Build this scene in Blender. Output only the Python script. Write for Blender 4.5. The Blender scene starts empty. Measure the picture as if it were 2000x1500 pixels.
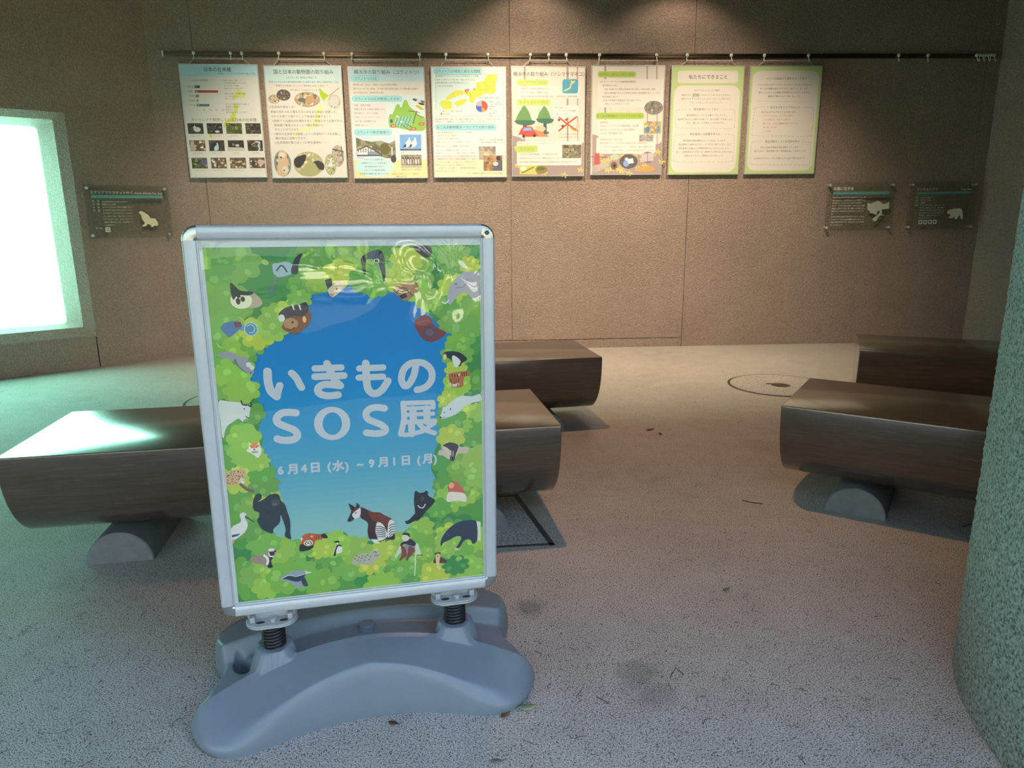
import bpy, bmesh, math, random
import numpy as np
from mathutils import Vector, Matrix

scene = bpy.context.scene
COL = scene.collection
PI = math.pi

# ------------------------------------------------------------------ camera
F_PX, PITCH, ROLL, CAM_H = 1373.42, 0.2308, -0.0097, 1.13
_cp, _sp = math.cos(PITCH), math.sin(PITCH)
C_FWD = Vector((0, _cp, -_sp))
_up0, _r0 = Vector((0, _sp, _cp)), Vector((1, 0, 0))
C_R = _r0 * math.cos(ROLL) + _up0 * math.sin(ROLL)
C_U = -_r0 * math.sin(ROLL) + _up0 * math.cos(ROLL)
C_O = Vector((0, 0, CAM_H))
cam = bpy.data.cameras.new('camera')
cam.sensor_fit = 'HORIZONTAL'; cam.sensor_width = 36.0
cam.lens = 36.0 * F_PX / 2000.0
cam.clip_start = 0.02; cam.clip_end = 200
cam_o = bpy.data.objects.new('camera', cam); COL.objects.link(cam_o)
m3 = Matrix((C_R, C_U, -C_FWD)).transposed()
cam_o.matrix_world = Matrix.Translation(C_O) @ m3.to_4x4()
scene.camera = cam_o

# ------------------------------------------------------------------ look, sky, sun, lamps
vs = scene.view_settings
vs.view_transform = 'Standard'; vs.look = 'None'; vs.gamma = 1.0; vs.use_curve_mapping = False
vs.exposure = 0.0
SKY_STRENGTH = 1.65
SUN_STRENGTH = 140.0
WATER_STRENGTH = 14.0
WATER_COLOR = (0.42, 1.0, 0.82, 1)
scene.cycles.use_denoising = True
scene.cycles.max_bounces = 8
scene.cycles.transparent_max_bounces = 16
scene.cycles.sample_clamp_indirect = 8.0
scene.cycles.caustics_reflective = False
scene.cycles.caustics_refractive = False

world = bpy.data.worlds.new('sky'); scene.world = world; world.use_nodes = True
wn = world.node_tree.nodes; wl = world.node_tree.links
sky = wn.new('ShaderNodeTexSky'); sky.sky_type = 'NISHITA'; sky.sun_disc = False
sky.sun_elevation = math.radians(32); sky.sun_rotation = math.radians(20)
sky.dust_density = 2.0
hs = wn.new('ShaderNodeHueSaturation'); hs.inputs['Saturation'].default_value = .78
wl.new(sky.outputs[0], hs.inputs['Color']); wl.new(hs.outputs[0], wn['Background'].inputs[0]); wn['Background'].inputs[1].default_value = SKY_STRENGTH

def lamp(name, kind, loc, energy, color, target=None, **kw):
    l = bpy.data.lights.new(name, kind); l.energy = energy; l.color = color
    for k, v in kw.items(): setattr(l, k, v)
    o = bpy.data.objects.new(name, l); COL.objects.link(o); o.location = loc
    if target is not None:
        o.rotation_euler = (Vector(target) - Vector(loc)).to_track_quat('-Z', 'Y').to_euler()
    return o
lamp('sun', 'SUN', (0, 20, 20), SUN_STRENGTH, (1, .93, .82), (-3, -11.5, 0), angle=math.radians(.6))
WARM = (1.0, 0.775, 0.55)
ORANGE = (1.0, 0.52, 0.25)
CEIL_Z = 3.1
def spot(x, y, e, tgt, size, blend, col=WARM): lamp('ceiling_spot', 'SPOT', (x, y, CEIL_Z - .06), e, col, tgt, spot_size=math.radians(size), spot_blend=blend, shadow_soft_size=.04)
spot(0.10, 4.70, 265, (0.15, 6.0, .70), 100, 1.0)
spot(1.70, 4.75, 230, (1.65, 6.0, .70), 92, 1.0)
spot(-1.45, 4.60, 215, (-1.50, 5.9, .85), 86, .9)
spot(0.20, 5.72, 13, (0.20, 6.0, 2.0), 120, .5)
spot(1.38, 5.78, 13, (1.38, 6.0, 2.0), 120, .5)
spot(0.90, 5.00, 55, (0.9, 5.25, 0), 80, .8)  # extra spot, added only to warm and brighten the floor by the wall
spot(0.05, 2.95, 130, (0.45, 3.5, 0), 92, .8, ORANGE)

# ------------------------------------------------------------------ helpers
def ray(px, py):
    return (C_FWD + C_R * ((px - 1000) / F_PX) - C_U * ((py - 750) / F_PX))
def floor_pt(px, py, h=0.0):
    d = ray(px, py); t = (h - CAM_H) / d.z
    return C_O + d * t
def lin(c):
    return tuple(((v / 255) / 12.92 if v / 255 <= .04045 else ((v / 255 + .055) / 1.055) ** 2.4) for v in c[:3])

def tag(o, label=None, cat=None, group=None, kind=None):
    if label: o['label'] = label
    if cat: o['category'] = cat
    if group: o['group'] = group
    if kind: o['kind'] = kind
    return o
def empty(name, loc, rz=0.0):
    o = bpy.data.objects.new(name, None); COL.objects.link(o)
    o.location = loc; o.rotation_euler = (0, 0, rz); o.empty_display_size = .1
    return o

class MB:
    def __init__(s): s.v = []; s.f = []; s.c = None
    def add(s, vs, fs):
        n = len(s.v); s.v += [tuple(v) for v in vs]; s.f += [tuple(i + n for i in f) for f in fs]
    def box(s, x0, x1, y0, y1, z0, z1):
        s.add([(x0,y0,z0),(x1,y0,z0),(x1,y1,z0),(x0,y1,z0),(x0,y0,z1),(x1,y0,z1),(x1,y1,z1),(x0,y1,z1)],
              [(0,3,2,1),(4,5,6,7),(0,1,5,4),(1,2,6,5),(2,3,7,6),(3,0,4,7)])
    def rings(s, rings, closed=True, cap0=True, cap1=True):
        n = len(s.v); k = len(rings[0])
        for r in rings: s.v += [tuple(p) for p in r]
        for i in range(len(rings) - 1):
            for j in range(k if closed else k - 1):
                a = n + i * k + j; b = n + i * k + (j + 1) % k
                s.f.append((a, b, b + k, a + k))
        if cap0: s.f.append(tuple(n + j for j in reversed(range(k))))
        if cap1: s.f.append(tuple(n + (len(rings) - 1) * k + j for j in range(k)))
    def tube(s, pts, r, seg=8, caps=True):
        pts = [Vector(p) for p in pts]; rs = []
        up = Vector((0, 0, 1))
        for i, p in enumerate(pts):
            t = (pts[min(i + 1, len(pts) - 1)] - pts[max(i - 1, 0)]).normalized()
            a = t.cross(up)
            if a.length < 1e-3: a = t.cross(Vector((0, 1, 0)))
            a.normalize(); b = a.cross(t)
            rr = r[i] if isinstance(r, (list, tuple)) else r
            rs.append([p + (a * math.cos(2 * PI * k / seg) + b * math.sin(2 * PI * k / seg)) * rr for k in range(seg)])
        s.rings(rs, True, caps, caps)
    def lathe(s, prof, seg=24, c=(0, 0, 0)):
        rs = []
        for r, z in prof:
            rs.append([(c[0] + r * math.cos(2 * PI * k / seg), c[1] + r * math.sin(2 * PI * k / seg), c[2] + z) for k in range(seg)])
        s.rings(rs, True, True, True)
    def build(s, name, mat=None, parent=None, smooth=False, auto=None, flip=False):
        me = bpy.data.meshes.new(name); me.from_pydata(s.v, [], s.f); me.update()
        if flip or auto is not None or True:
            bm = bmesh.new(); bm.from_mesh(me)
            bmesh.ops.recalc_face_normals(bm, faces=bm.faces)
            bm.to_mesh(me); bm.free()
        if smooth:
            me.polygons.foreach_set('use_smooth', [True] * len(me.polygons))
            if auto is not None:
                me.set_sharp_from_angle(angle=math.radians(auto))
        o = bpy.data.objects.new(name, me); COL.objects.link(o)
        if mat: me.materials.append(mat)
        if parent: o.parent = parent
        return o

def bevel_mod(o, w, seg=2):
    b = o.modifiers.new('bevel', 'BEVEL'); b.width = w; b.segments = seg; b.limit_method = 'ANGLE'; b.angle_limit = math.radians(40)
    return o

# ------------------------------------------------------------------ materials
def new_mat(name):
    m = bpy.data.materials.new(name); m.use_nodes = True
    nt = m.node_tree
    return m, nt, nt.nodes['Principled BSDF']
def N(nt, t, **kw):
    n = nt.nodes.new(t)
    for k, v in kw.items(): setattr(n, k, v)
    return n
def ramp(nt, src, stops):
    r = N(nt, 'ShaderNodeValToRGB'); e = r.color_ramp.elements
    while len(e) > 1: e.remove(e[-1])
    e[0].position = stops[0][0]; e[0].color = (*stops[0][1], 1)
    for p, c in stops[1:]:
        x = e.new(p); x.color = (*c, 1)
    nt.links.new(src, r.inputs[0]); return r
def noise(nt, vec, scale, detail=4, rough=.55, dist=0.0):
    n = N(nt, 'ShaderNodeTexNoise'); n.inputs['Scale'].default_value = scale; n.inputs['Detail'].default_value = detail
    n.inputs['Roughness'].default_value = rough; n.inputs['Distortion'].default_value = dist
    if vec is not None: nt.links.new(vec, n.inputs['Vector'])
    return n
def mix(nt, fac, a, b, mode='MIX'):
    m = N(nt, 'ShaderNodeMix', data_type='RGBA', blend_type=mode)
    for s, i in ((fac, 0), (a, 6), (b, 7)):
        if isinstance(s, (int, float)): m.inputs[i].default_value = s
        elif isinstance(s, tuple): m.inputs[i].default_value = (*s, 1) if len(s) == 3 else s
        else: nt.links.new(s, m.inputs[i])
    return m.outputs[2]
def bump(nt, h, strength, dist, bs, prev=None):
    b = N(nt, 'ShaderNodeBump'); b.inputs['Strength'].default_value = strength; b.inputs['Distance'].default_value = dist
    nt.links.new(h, b.inputs['Height'])
    if prev is not None: nt.links.new(prev, b.inputs['Normal'])
    if bs is not None: nt.links.new(b.outputs[0], bs.inputs['Normal'])
    return b.outputs[0]
def pos(nt):
    return N(nt, 'ShaderNodeNewGeometry').outputs['Position']
def simple(name, col, rough=.5, metal=0.0, spec=.5, noise_amt=.08, nscale=30):
    m, nt, b = new_mat(name)
    tc = N(nt, 'ShaderNodeTexCoord').outputs['Object']
    n = noise(nt, tc, nscale, 3)
    r = ramp(nt, n.outputs[0], [(.3, tuple(max(0, c * (1 - noise_amt)) for c in col)), (.7, tuple(min(1, c * (1 + noise_amt)) for c in col))])
    nt.links.new(r.outputs[0], b.inputs['Base Color'])
    b.inputs['Roughness'].default_value = rough; b.inputs['Metallic'].default_value = metal
    b.inputs['Specular IOR Level'].default_value = spec
    return m

def mat_stucco():
    m, nt, b = new_mat('stucco'); p = pos(nt)
    n1 = noise(nt, p, 2.2, 4, .6); n2 = noise(nt, p, 70, 5, .6, .6)
    r = ramp(nt, n1.outputs[0], [(.3, (.42, .318, .265)), (.7, (.48, .368, .310))])
    r2 = ramp(nt, n2.outputs[0], [(.35, (.80, .80, .80)), (.65, (1.08, 1.08, 1.08))])
    nt.links.new(mix(nt, 1.0, r.outputs[0], r2.outputs[0], 'MULTIPLY'), b.inputs['Base Color'])
    b.inputs['Roughness'].default_value = .75; b.inputs['Specular IOR Level'].default_value = .3
    nb = noise(nt, p, 105, 2, .5, .6)
    rb = ramp(nt, nb.outputs[0], [(.40, (0, 0, 0)), (.62, (1, 1, 1))])
    nf = noise(nt, p, 200, 2, .5)
    b1 = bump(nt, rb.outputs[0], .8, .0075, None)
    bump(nt, nf.outputs[0], .25, .002, b, b1)
    return m
def mat_pebble():
    m, nt, b = new_mat('rough_render'); p = pos(nt)
    v = N(nt, 'ShaderNodeTexVoronoi'); v.inputs['Scale'].default_value = 150; nt.links.new(p, v.inputs['Vector'])
    n2 = noise(nt, p, 130, 4, .65)
    r = ramp(nt, n2.outputs[0], [(.36, (.07, .08, .072)), (.5, (.24, .275, .25)), (.66, (.36, .40, .37))])
    nt.links.new(r.outputs[0], b.inputs['Base Color'])
    b.inputs['Roughness'].default_value = .8; b.inputs['Specular IOR Level'].default_value = .3
    b1 = bump(nt, v.outputs['Distance'], .5, .004, None)
    bump(nt, n2.outputs[0], .8, .006, b, b1)
    return m
def mat_floor():
    m, nt, b = new_mat('washed_concrete'); p = pos(nt)
    n1 = noise(nt, p, 1.3, 5, .6); n2 = noise(nt, p, 9, 4, .6)
    base = mix(nt, n2.outputs[0], ramp(nt, n1.outputs[0], [(.3, (.31, .285, .255)), (.7, (.45, .42, .38))]).outputs[0], (.51, .485, .45))
    sp = noise(nt, p, 290, 2, .5)
    r = ramp(nt, sp.outputs[0], [(.36, (.18, .17, .17)), (.46, (.88, .88, .88)), (.56, (1, 1, 1)), (.66, (1.45, 1.45, 1.45))])
    base = mix(nt, 1.0, base, r.outputs[0], 'MULTIPLY')
    v = N(nt, 'ShaderNodeTexVoronoi'); v.inputs['Scale'].default_value = 95; nt.links.new(p, v.inputs['Vector'])
    rv = ramp(nt, v.outputs['Distance'], [(.13, (.16, .15, .15)), (.24, (1, 1, 1))])
    vm = noise(nt, p, 26, 2)
    gate = ramp(nt, vm.outputs[0], [(.44, (0, 0, 0)), (.52, (1, 1, 1))])
    base = mix(nt, gate.outputs[0], base, mix(nt, 1.0, base, rv.outputs[0], 'MULTIPLY'))
    # darker worn stains on the concrete
    for (x, y, rad, amt) in ((.047, 1.892, .05, .5), (.312, 1.574, .06, .38), (.345, 1.49, .055, .28), (1.25, 3.4, .12, .15), (-1.6, 1.7, .05, .3)):
        sub = N(nt, 'ShaderNodeVectorMath', operation='DISTANCE'); nt.links.new(p, sub.inputs[0]); sub.inputs[1].default_value = (x, y, 0)
        nn = noise(nt, p, 28, 3)
        ad = N(nt, 'ShaderNodeMath', operation='MULTIPLY_ADD'); nt.links.new(nn.outputs[0], ad.inputs[0]); ad.inputs[1].default_value = rad * 1.2
        nt.links.new(sub.outputs['Value'], ad.inputs[2])
        rr = ramp(nt, ad.outputs[0], [(rad * 1.15, (amt, amt, amt)), (rad * 1.75, (0, 0, 0))])
        base = mix(nt, rr.outputs[0], base, (.08, .085, .085))
    nt.links.new(base, b.inputs['Base Color'])
    b.inputs['Roughness'].default_value = .8; b.inputs['Specular IOR Level'].default_value = .3
    b1 = bump(nt, sp.outputs[0], .22, .002, None)
    b2 = bump(nt, noise(nt, p, 16, 3, .6).outputs[0], .35, .012, None, b1)
    nt.links.new(b2, b.inputs['Normal'])
    return m
def mat_bench():
    m, nt, b = new_mat('brown_wood_grain')
    tc = N(nt, 'ShaderNodeTexCoord').outputs['Object']
    mp = N(nt, 'ShaderNodeMapping'); mp.inputs['Scale'].default_value = (1.6, 26, 26); nt.links.new(tc, mp.inputs[0])
    n = noise(nt, mp.outputs[0], 3.2, 6, .65)
    mp2 = N(nt, 'ShaderNodeMapping'); mp2.inputs['Scale'].default_value = (5, 150, 150); nt.links.new(tc, mp2.inputs[0])
    nf = noise(nt, mp2.outputs[0], 2.0, 3, .6)
    r = ramp(nt, n.outputs[0], [(.30, (.062, .042, .030)), (.52, (.080, .054, .039)), (.72, (.105, .073, .053))])
    rf = ramp(nt, nf.outputs[0], [(.3, (.88, .88, .88)), (.7, (1.1, 1.1, 1.1))])
    nt.links.new(mix(nt, 1.0, r.outputs[0], rf.outputs[0], 'MULTIPLY'), b.inputs['Base Color'])
    rr = ramp(nt, nf.outputs[0], [(.3, (.16, .16, .16)), (.7, (.28, .28, .28))])
    nt.links.new(rr.outputs[0], b.inputs['Roughness'])
    b.inputs['Specular IOR Level'].default_value = .6
    b.inputs['Coat Weight'].default_value = .7; b.inputs['Coat Roughness'].default_value = .13; b.inputs['Coat IOR'].default_value = 1.6
    bump(nt, nf.outputs[0], .06, .0006, b)
    return m
def mat_art(name='print_ink', rough=.45, spec=.25):
    m, nt, b = new_mat(name)
    a = N(nt, 'ShaderNodeVertexColor'); a.layer_name = 'Col'
    nt.links.new(a.outputs[0], b.inputs['Base Color'])
    b.inputs['Roughness'].default_value = rough; b.inputs['Specular IOR Level'].default_value = spec
    return m
def mat_clear(name, tint, ior, extra=1.0, rough=.01):
    m, nt, b = new_mat(name); nt.nodes.remove(b)
    out = nt.nodes['Material Output']
    t = N(nt, 'ShaderNodeBsdfTransparent'); t.inputs[0].default_value = (*tint, 1)
    g = N(nt, 'ShaderNodeBsdfGlossy'); g.inputs['Roughness'].default_value = rough
    lw = N(nt, 'ShaderNodeLayerWeight'); lw.inputs[0].default_value = .5
    pw = N(nt, 'ShaderNodeMath', operation='POWER'); nt.links.new(lw.outputs['Facing'], pw.inputs[0]); pw.inputs[1].default_value = 5.0
    f0 = extra * ((ior - 1) / (ior + 1)) ** 2
    mul = N(nt, 'ShaderNodeMath', operation='MULTIPLY_ADD'); mul.use_clamp = True; nt.links.new(pw.outputs[0], mul.inputs[0]); mul.inputs[1].default_value = 1 - f0; mul.inputs[2].default_value = f0
    mx = N(nt, 'ShaderNodeMixShader'); nt.links.new(mul.outputs[0], mx.inputs[0]); nt.links.new(t.outputs[0], mx.inputs[1]); nt.links.new(g.outputs[0], mx.inputs[2])
    nt.links.new(mx.outputs[0], out.inputs[0])
    return m
def mat_water():
    m, nt, b = new_mat('sunlit_water'); nt.nodes.remove(b)
    e = N(nt, 'ShaderNodeEmission'); p = pos(nt)
    n = noise(nt, p, 1.2, 3)
    r = ramp(nt, n.outputs[0], [(.3, tuple(c * .92 for c in WATER_COLOR[:3])), (.7, WATER_COLOR[:3])])
    nt.links.new(r.outputs[0], e.inputs[0]); e.inputs[1].default_value = WATER_STRENGTH
    nt.links.new(e.outputs[0], nt.nodes['Material Output'].inputs[0])
    return m

STUCCO = mat_stucco(); PEBBLE = mat_pebble(); FLOOR = mat_floor(); BENCH = mat_bench()
ART = mat_art(); ART_FLAT = mat_art('plate_print', .6, .2)
FILM = mat_clear('clear_cover_film', (.98, .985, .985), 1.62, 1.1, .008)
PANE = mat_clear('window_glass', (.92, .98, .96), 1.5)
ACRYL = mat_clear('clear_acrylic', (.92, .95, .93), 1.5, 1.0, .03)
WATER = mat_water()
ALU = simple('silver_painted_aluminium', (.50, .515, .54), .34, .25, .5, .03)
CHROME = simple('silver_corner_cap', (.42, .43, .44), .22, .85, .5, .04)
RAILM = simple('bronze_anodised_rail', (.13, .10, .065), .24, .9, .5, .05)
WHITEP = simple('white_plastic', (.78, .77, .74), .45)
CORDM = simple('white_cord', (.66, .62, .56), .8)
BOARD = simple('white_foam_board', (.80, .80, .77), .6)
BASEP = simple('grey_blue_plastic', (.165, .205, .25), .36, 0, .5, .05, 12)
BLACKM = simple('black_steel_spring', (.03, .03, .032), .42, .5)
DARK = simple('dark_groove', (.03, .028, .026), .8)
CONC = simple('grey_support_concrete', (.17, .18, .185), .75, 0, .3, .12, 25)
COVERC = simple('cover_concrete', (.40, .36, .30), .8, 0, .3, .12, 30)
IRON = simple('dark_iron_frame', (.075, .065, .055), .65, .3)
CEILM = simple('ceiling_paint', (.12, .115, .11), .8)
BRACK = simple('galvanised_bracket', (.42, .44, .45), .45, .4)
METAL = simple('satin_standoff', (.75, .74, .72), .3, .6)

# ------------------------------------------------------------------ setting: floor, ceiling, walls, window
def yw(x): return 6.1537 + .0603 * x - .0035 * x * x
def wyaw(x): return math.atan(.0603 - .0070 * x)
def struct(name, mb, mat, parent=None, **kw):
    o = mb.build(name, mat, parent, **kw)
    if parent is None: o['kind'] = 'structure'
    return o
m = MB(); m.box(-7.5, 7.0, -1.2, 7.4, -.2, 0); struct('floor', m, FLOOR)
m = MB(); m.box(-7.5, 7.0, 1.15, 7.4, CEIL_Z, CEIL_Z + .15); m.box(-7.5, -.25, -2.4, 1.15, CEIL_Z, CEIL_Z + .15); struct('ceiling', m, CEILM)  # left slab added, unseen, to hold daylight off the left foreground floor

m = MB(); m.box(-.25, 1.5, 1.15, 1.35, 2.1, CEIL_Z); m.box(-.40, -.25, -2.4, 1.35, 2.1, CEIL_Z); struct('sky_baffle_1', m, CEILM)  # beams added out of view to keep sky light out of the hall
X_COR, X_J1, X_J2, X_J3, X_J4, X_END = -2.83, -2.485, 0.006, 1.525, 4.0, 4.12
m = MB()
xs = [-3.1, -2.83, -2, -1, 0, 1, 2, 3, 4, 4.12, 4.6]
m.rings([[(x, yw(x) + .018, -.05), (x, yw(x) + .35, -.05), (x, yw(x) + .35, CEIL_Z), (x, yw(x) + .018, CEIL_Z)] for x in xs])
wall_back = struct('wall_back', m, STUCCO)
def wall_panel(x0, x1, z0, z1):
    g = .0022; m = MB(); n = max(2, int((x1 - x0) / .35))
    xs = [x0 + g + (x1 - x0 - 2 * g) * i / n for i in range(n + 1)]
    m.rings([[(x, yw(x), z0), (x, yw(x) + .0175, z0), (x, yw(x) + .0175, z1), (x, yw(x), z1)] for x in xs])
    return m.build('wall_panel', STUCCO, wall_back)
wall_panel(X_COR - .02, X_J1, 0, CEIL_Z)
wall_panel(X_J1, X_J2, .082, CEIL_Z); wall_panel(X_J1, X_J2, 0, .076)
wall_panel(X_J2, X_J3, .082, CEIL_Z); wall_panel(X_J2, X_J3, 0, .076)
wall_panel(X_J3, X_J4, 0, CEIL_Z); wall_panel(X_J4, X_END + .02, 0, CEIL_Z)

A0 = Vector((-3.83, 5.139, 0)); DA = Vector((.774, .633, 0)); NA = Vector((-.633, .774, 0))
def WA(s, off, z): return A0 + DA * s + NA * off + Vector((0, 0, z))
def wa_box(m, s0, s1, z0, z1, o0=0.0, o1=.42):
    m.add([WA(s0,o0,z0),WA(s1,o0,z0),WA(s1,o1,z0),WA(s0,o1,z0),WA(s0,o0,z1),WA(s1,o0,z1),WA(s1,o1,z1),WA(s0,o1,z1)],
          [(0,3,2,1),(4,5,6,7),(0,1,5,4),(1,2,6,5),(2,3,7,6),(3,0,4,7)])
S0, S1, Z0, Z1 = -2.45, .668, .255, 1.93
m = MB(); wa_box(m, S1, 1.30, 0, CEIL_Z); wa_box(m, -3.2, S1, Z1, CEIL_Z); wa_box(m, -3.2, S0, 0, Z1)
wall_left = struct('wall_left', m, STUCCO)
m = MB(); wa_box(m, S0, S1 - .008, 0, Z0); m.build('wall_panel', STUCCO, wall_left)
m = MB(); p = WA(-3.2, 0, 0)
m.add([(p.x, p.y, 0), (p.x, -2.4, 0), (p.x - .3, -2.4, 0), (p.x - .3, p.y + .3, 0), (p.x, p.y, CEIL_Z), (p.x, -2.4, CEIL_Z), (p.x - .3, -2.4, CEIL_Z), (p.x - .3, p.y + .3, CEIL_Z)],
      [(0,1,2,3),(4,7,6,5),(0,4,5,1),(1,5,6,2),(2,6,7,3),(3,7,4,0)])
m.build('wall_return', STUCCO, wall_left)

def rrect(s0, s1, z0, z1, r, n=5):
    pts = []
    for cx, cz, a0 in ((s1 - r, z0 + r, -90), (s1 - r, z1 - r, 0), (s0 + r, z1 - r, 90), (s0 + r, z0 + r, 180)):
        for i in range(n + 1):
            a = math.radians(a0 + 90 * i / n); pts.append((cx + r * math.cos(a), cz + r * math.sin(a)))
    return pts
win = empty('window_1', WA((S0 + S1) / 2, .1, Z0)); win['kind'] = 'structure'
def win_child(name, mb, mat):
    o = mb.build(name, mat); o.parent = win; o.matrix_parent_inverse = Matrix.Translation(-win.location); return o
m = MB()
loops = [(rrect(S0, S1, Z0, Z1, .004), 0), (rrect(S0 + .075, S1 - .075, Z0 + .070, Z1 - .050, .012), .048),
         (rrect(S0 + .155, S1 - .155, Z0 + .082, Z1 - .082, .035), .25), (rrect(S0 + .155, S1 - .155, Z0 + .082, Z1 - .082, .035), .31)]
m.rings([[WA(s, o, z) for s, z in L] for L, o in loops[:2]], True, False, False); win_child('splayed_surround', m, STUCCO)
m = MB(); m.rings([[WA(s, o, z) for s, z in L] for L, o in loops[1:]], True, False, False); win_child('reveal', m, STUCCO)
m = MB(); wa_box(m, S0 + .15, S1 - .15, Z0 + .076, Z1 - .076, .255, .285); win_child('pane', m, PANE)
m = MB(); wa_box(m, S0 + .10, S1 - .10, Z0 + .04, Z1 - .04, .32, .36); win_child('water', m, WATER)

m = MB()
pl = [(X_END, yw(X_END)), (5.2, 5.0), (5.2, 1.4), (5.5, 1.4), (5.5, 5.1), (X_END + .2, yw(X_END) + .2)]
m.rings([[(x, y, 0) for x, y in pl], [(x, y, CEIL_Z) for x, y in pl]]); struct('wall_right', m, STUCCO)

# rough curved wall end in the near right corner, its surface really lumpy
m = MB(); CX, CY, CR = 1.87, 1.18, .85
rng = random.Random(5)
from mathutils import noise as mnoise
arc = []
na = 150
for i in range(na + 1):
    a = math.radians(148 + (262 - 148) * i / na); arc.append(a)
nz = 330; rings = []
for k in range(nz + 1):
    z = CEIL_Z * k / nz if k < nz else CEIL_Z
    z = (2.0 * k / 310) if k <= 310 else 2.0 + (CEIL_Z - 2.0) * (k - 310) / 20
    ring = []
    for a in arc:
        P = Vector((CX + CR * math.cos(a), CY + CR * math.sin(a), z))
        q = P * 95
        d = mnoise.noise(q) * .0030 + mnoise.noise(P * 190) * .0016
        r = CR + d
        ring.append((CX + r * math.cos(a), CY + r * math.sin(a), z))
    e = ring[-1]
    ring += [(2.2, .33, z), (5.4, .33, z), (5.4, 1.63, z), (1.6, 1.63, z)]
    rings.append(ring)
m.rings(rings); wn_o = struct('wall_near', m, PEBBLE, smooth=True, auto=35)

# outdoor ground and shrubs that the entrance opens onto (seen only mirrored in the sign's cover)
m = MB(); m.box(-14, 14, -16, -1.2, -.22, -.02); ground = struct('ground', m, simple('shaded_earth', (.019, .022, .013), .9, 0, .2, .3, 2))

g = random.Random(3); m = MB()
for i in range(1, 9):
    for j in range(1, 12):
        if g.random() < .50: continue
        cx, cy = 1.2 + i * .62 + g.uniform(-.12, .12), -4.6 - j * .75 + g.uniform(-.15, .15); k = g.randint(5, 7); a0 = g.uniform(0, 6)
        q = [(cx + g.uniform(.20, .30) * math.cos(a0 + 2*PI*t/k), cy + g.uniform(.24, .36) * math.sin(a0 + 2*PI*t/k)) for t in range(k)]
        m.rings([[(x, y, -.02) for x, y in q], [(x, y, .01) for x, y in q]])
o = m.build('reflector_stones', simple('pale_stone', (.78, .71, .58), .8, 0, .3, .15, 6), ground); o['kind'] = 'stuff'  # pale stones added out of view as bright streaks for the cover to mirror

# ------------------------------------------------------------------ benches
def bench(loc, deg, L, label):
    root = empty('bench', (loc[0], loc[1], 0), math.radians(deg))
    tag(root, label, 'bench', 'half-log benches in the hall')
    H, DEP, HW, n = .42, .325, .283, 2.35
    prof = [(-HW + .006, H), (-HW + .001, H - .002), (-HW, H - .008)]
    for k in range(1, 40):
        t = PI * k / 40; c, s_ = math.cos(t), math.sin(t)
        prof.append((-HW * math.copysign(abs(c) ** (2 / n), c), H - .008 - (DEP - .008) * abs(s_) ** (2 / n)))
    prof += [(HW, H - .008), (HW - .001, H - .002), (HW - .006, H)]
    cy = sum(p[0] for p in prof) / len(prof); cz = H - .15
    m = MB(); rings = []
    for x, sc in ((0, .985), (.004, 1), (L - .004, 1), (L, .985)):
        rings.append([(x, cy + (y - cy) * sc, cz + (z - cz) * sc) for y, z in prof])
    m.rings(rings); m.build('seat', BENCH, root, smooth=True, auto=32)
    for x in (.285, L - .285):
        m = MB(); r = .108; yA, yB = -HW + .085, HW - .085
        for_r = []
        for y, rr in ((yA, r - .004), (yA + .004, r), (yB - .004, r), (yB, r - .004)):
            for_r.append([(x + rr * math.cos(PI * k / 16), y, max(0, rr * math.sin(PI * k / 16))) for k in range(17)])
        m.rings(for_r); m.build('support', CONC, root, smooth=True, auto=40)
    return root
def off(fr, deg):   # front left corner -> root origin at the middle of the left end
    a = math.radians(deg); return (fr[0] - math.sin(a) * .283, fr[1] + math.cos(a) * .283)
bench(off((-1.61, 2.071), 9.7), 9.7, 1.81, 'dark brown half-log bench behind the poster stand, nearest to the bright window')
bench(off((-1.30, 3.276), 11.07), 11.07, 1.81, 'dark brown half-log bench in the middle close to the back wall')
bench(off((1.036, 2.615), -32.9), -32.9, 1.60, 'dark brown half-log bench at right in front, running behind the rough pillar')
bench(off((1.897, 3.771), -24), -24, 1.81, 'dark brown half-log bench in the dim right corner by the back wall')

# ------------------------------------------------------------------ covers in the floor
def manhole(x, y, r, label, hole):
    root = empty('floor_drain_cover', (x, y, 0)); tag(root, label, 'drain cover')
    m = MB(); m.rings([[(rr * math.cos(2*PI*k/64), rr * math.sin(2*PI*k/64), z) for k in range(64)] for rr, z in ((r, 0), (r, .0025), (r - .016, .0025), (r - .016, .0005))], True, False, False)
    m.build('rim', IRON, root)
    m = MB(); hr = .062
    n = 64
    def ell(cx, cy, a): return [(cx + a * math.cos(2*PI*k/n), cy + a * math.sin(2*PI*k/n)) for k in range(n)]
    outer = [(x_, y_, .0045) for x_, y_ in ell(0, 0, r - .019)]; outb = [(x_, y_, 0) for x_, y_ in ell(0, 0, r - .019)]
    if hole:
        inn = [(x_, y_, .0045) for x_, y_ in ell(hole[0], hole[1], hr)]; inb = [(x_, y_, .0008) for x_, y_ in ell(hole[0], hole[1], hr)]
        m.rings([outb, outer, inn, inb], True, False, False)
    else: m.rings([outb, outer], True, False, True)
    m.build('lid', FLOOR, root)
    if hole:
        m = MB(); m.rings([[(x_, y_, .0009) for x_, y_ in ell(hole[0], hole[1], hr)], [(x_, y_, .0010) for x_, y_ in ell(hole[0], hole[1], hr - .002)]], True, False, True); m.build('lifting_hole', IRON, root)
        m = MB(); m.rings([[(-.055 + .026*math.cos(2*PI*k/20), .02 + .014*math.sin(2*PI*k/20), z) for k in range(20)] for z in (.0040, .0056)], True, False, True); m.build('plug', IRON, root)
    return root
manhole(1.83, 4.70, .335, 'round concrete drain cover with a lifting hole beside the right benches', (.01, -.02))
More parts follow.
